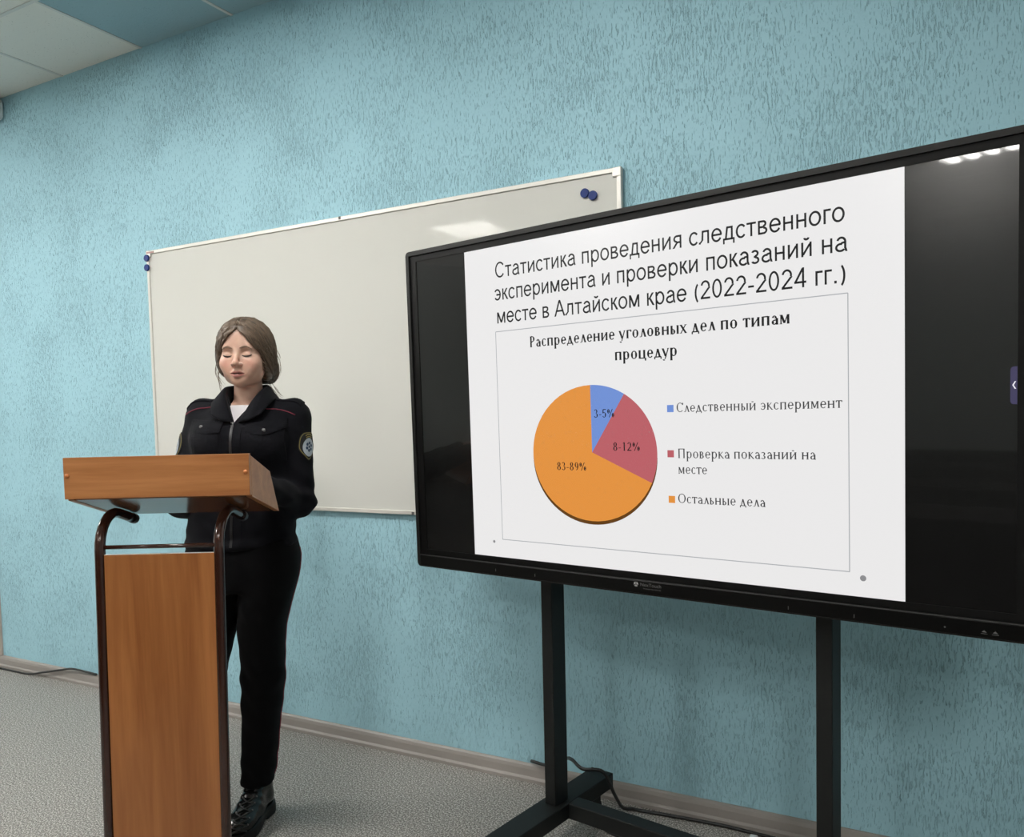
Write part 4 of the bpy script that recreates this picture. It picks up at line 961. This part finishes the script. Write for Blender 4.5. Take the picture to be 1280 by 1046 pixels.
patch((.93, -.40, .10), (.185, -.006, 1.282), 0); patch((-.95, -.32, .15), (-.220, .0, 1.292), 0)
# waistband of the jacket
def trousers_f(x, y, z):
    r = smin(loft(x, y, z, LEG_L, 2.1), loft(x, y, z, LEG_R, 2.1), .018)
    r = smin(r, loft(x, y, z, dense([(.80, -.040, .004, .150, .10), (.86, -.036, .004, .178, .116), (.90, -.034, .002, .184, .120), (.94, -.034, 0, .178, .118), (1.0, -.03, 0, .165, .110)])), .02)
    r = smax(r, -cap(x, y, z, (-.060, -.2, .60), (-.060, .2, .60), .0005), .003)
    return r+.0035*wr(x, y, z, 34, 5.0)+.0028*np.sin(z*70+4*np.sin(x*30)+y*22)*(np.exp(-((z-.50)/.09)**2)+.7*np.exp(-((z-.74)/.05)**2)+1.1*np.exp(-((z-.17)/.06)**2))
trousers, _ = net_obj('trousers', trousers_f, lin(-.31, .19, .0058), lin(-.15, .15, .0058), lin(.105, 1.01, .0058), M['trousers'], per, 1)
sp = [(.30, .03, z) for z in np.linspace(.935, .15, 34)]
Q_ = snap(trousers_f, sp, (-1, -.05, 0), .0008); MB().tube([tuple(p) for p in Q_], .0020, 6).build('side_piping', M['red'], trousers, smooth=True)
sp = [(-.40, .03, z) for z in np.linspace(.935, .15, 34)]
Q_ = snap(trousers_f, sp, (1, -.05, 0), .0008); MB().tube([tuple(p) for p in Q_], .0020, 6).build('side_piping', M['red'], trousers, smooth=True)
# --- boots
def boot(cx, toe_dx):
    kx = lambda y: cx+toe_dx*np.clip(.06-y, 0, .3)/.26
    def up_(x, y, z):
        X_ = x-kx(y)
        r = cap(X_, y, z, (0, .026, .21), (0, .030, .075), .044, .041)
        r = smin(r, ell(X_, y, z, (0, -.055, .052), (.043, .110, .046)), .022)
        r = smin(r, cap(X_, y, z, (0, .012, .125), (0, -.075, .066), .036, .034), .02)
        r = smin(r, ell(X_, y, z, (0, -.125, .047), (.046, .066, .040)), .015)
        r = smin(r, ell(X_, y, z, (0, .042, .055), (.037, .042, .050)), .015)
        r = r+.0012*np.sin((z*1.2+y)*150)*np.exp(-((y+.055)/.03)**2)*(z > .06)
        return smax(r, .026-z, .004)
    def so_(x, y, z):
        X_ = x-kx(y)
        a = np.sqrt((X_/.0505)**2+((y+.118)/.085)**2)-1; b = np.sqrt((X_/.0435)**2+((y-.036)/.056)**2)-1
        q = smin(a*.05, b*.043, .03); q = smin(q, smax(np.abs(X_)-.040, np.abs(y+.04)-.08, .01), .02)
        r = smax(q, np.abs(z-.0185)-.0185, .004)
        return smax(r, -cap(X_, y, z, (-.1, -.028, -.004), (.1, -.028, -.004), .016), .003)      # arch before the heel
    bt, _ = net_obj('boot', up_, lin(cx-.075+min(toe_dx, 0), cx+.075+max(toe_dx, 0), .0035), lin(-.215, .11, .0035), lin(.0, .205, .0035), M['leather'], per, 1)
    net_obj('sole', so_, lin(cx-.08+min(toe_dx, 0), cx+.08+max(toe_dx, 0), .0035), lin(-.215, .11, .0035), lin(-.008, .05, .0028), M['sole'], bt, 1)
    lb = MB()
    for i in range(5):
        z0 = .150-.018*i; y1 = -.035-.012*i
        for s in (-1, 1):
            P0 = [(cx+s*.020*(1-2*u), -.30, z0+.014-.018*u) for u in np.linspace(0, 1, 7)]
            P0 = [(p[0]+toe_dx*.3, p[1], p[2]) for p in P0]
            lb.tube([tuple(p) for p in snap(up_, P0, (0, 1, -.25), .0015, 70)], .0024, 6)
    lb.build('laces', M['lace'], bt, smooth=True)
    for i in range(5):
        for s in (-1, 1):
            p = snap(up_, [(cx+s*.022+toe_dx*.3, -.30, .166-.018*i)], (0, 1, -.25), .0008, 70)[0]; MB().disc((p[0], p[1], p[2]), .003, .0015, 'y', 10).build('eyelet', M['button'], bt)
boot(-.014, -.030); boot(-.226, -.020)
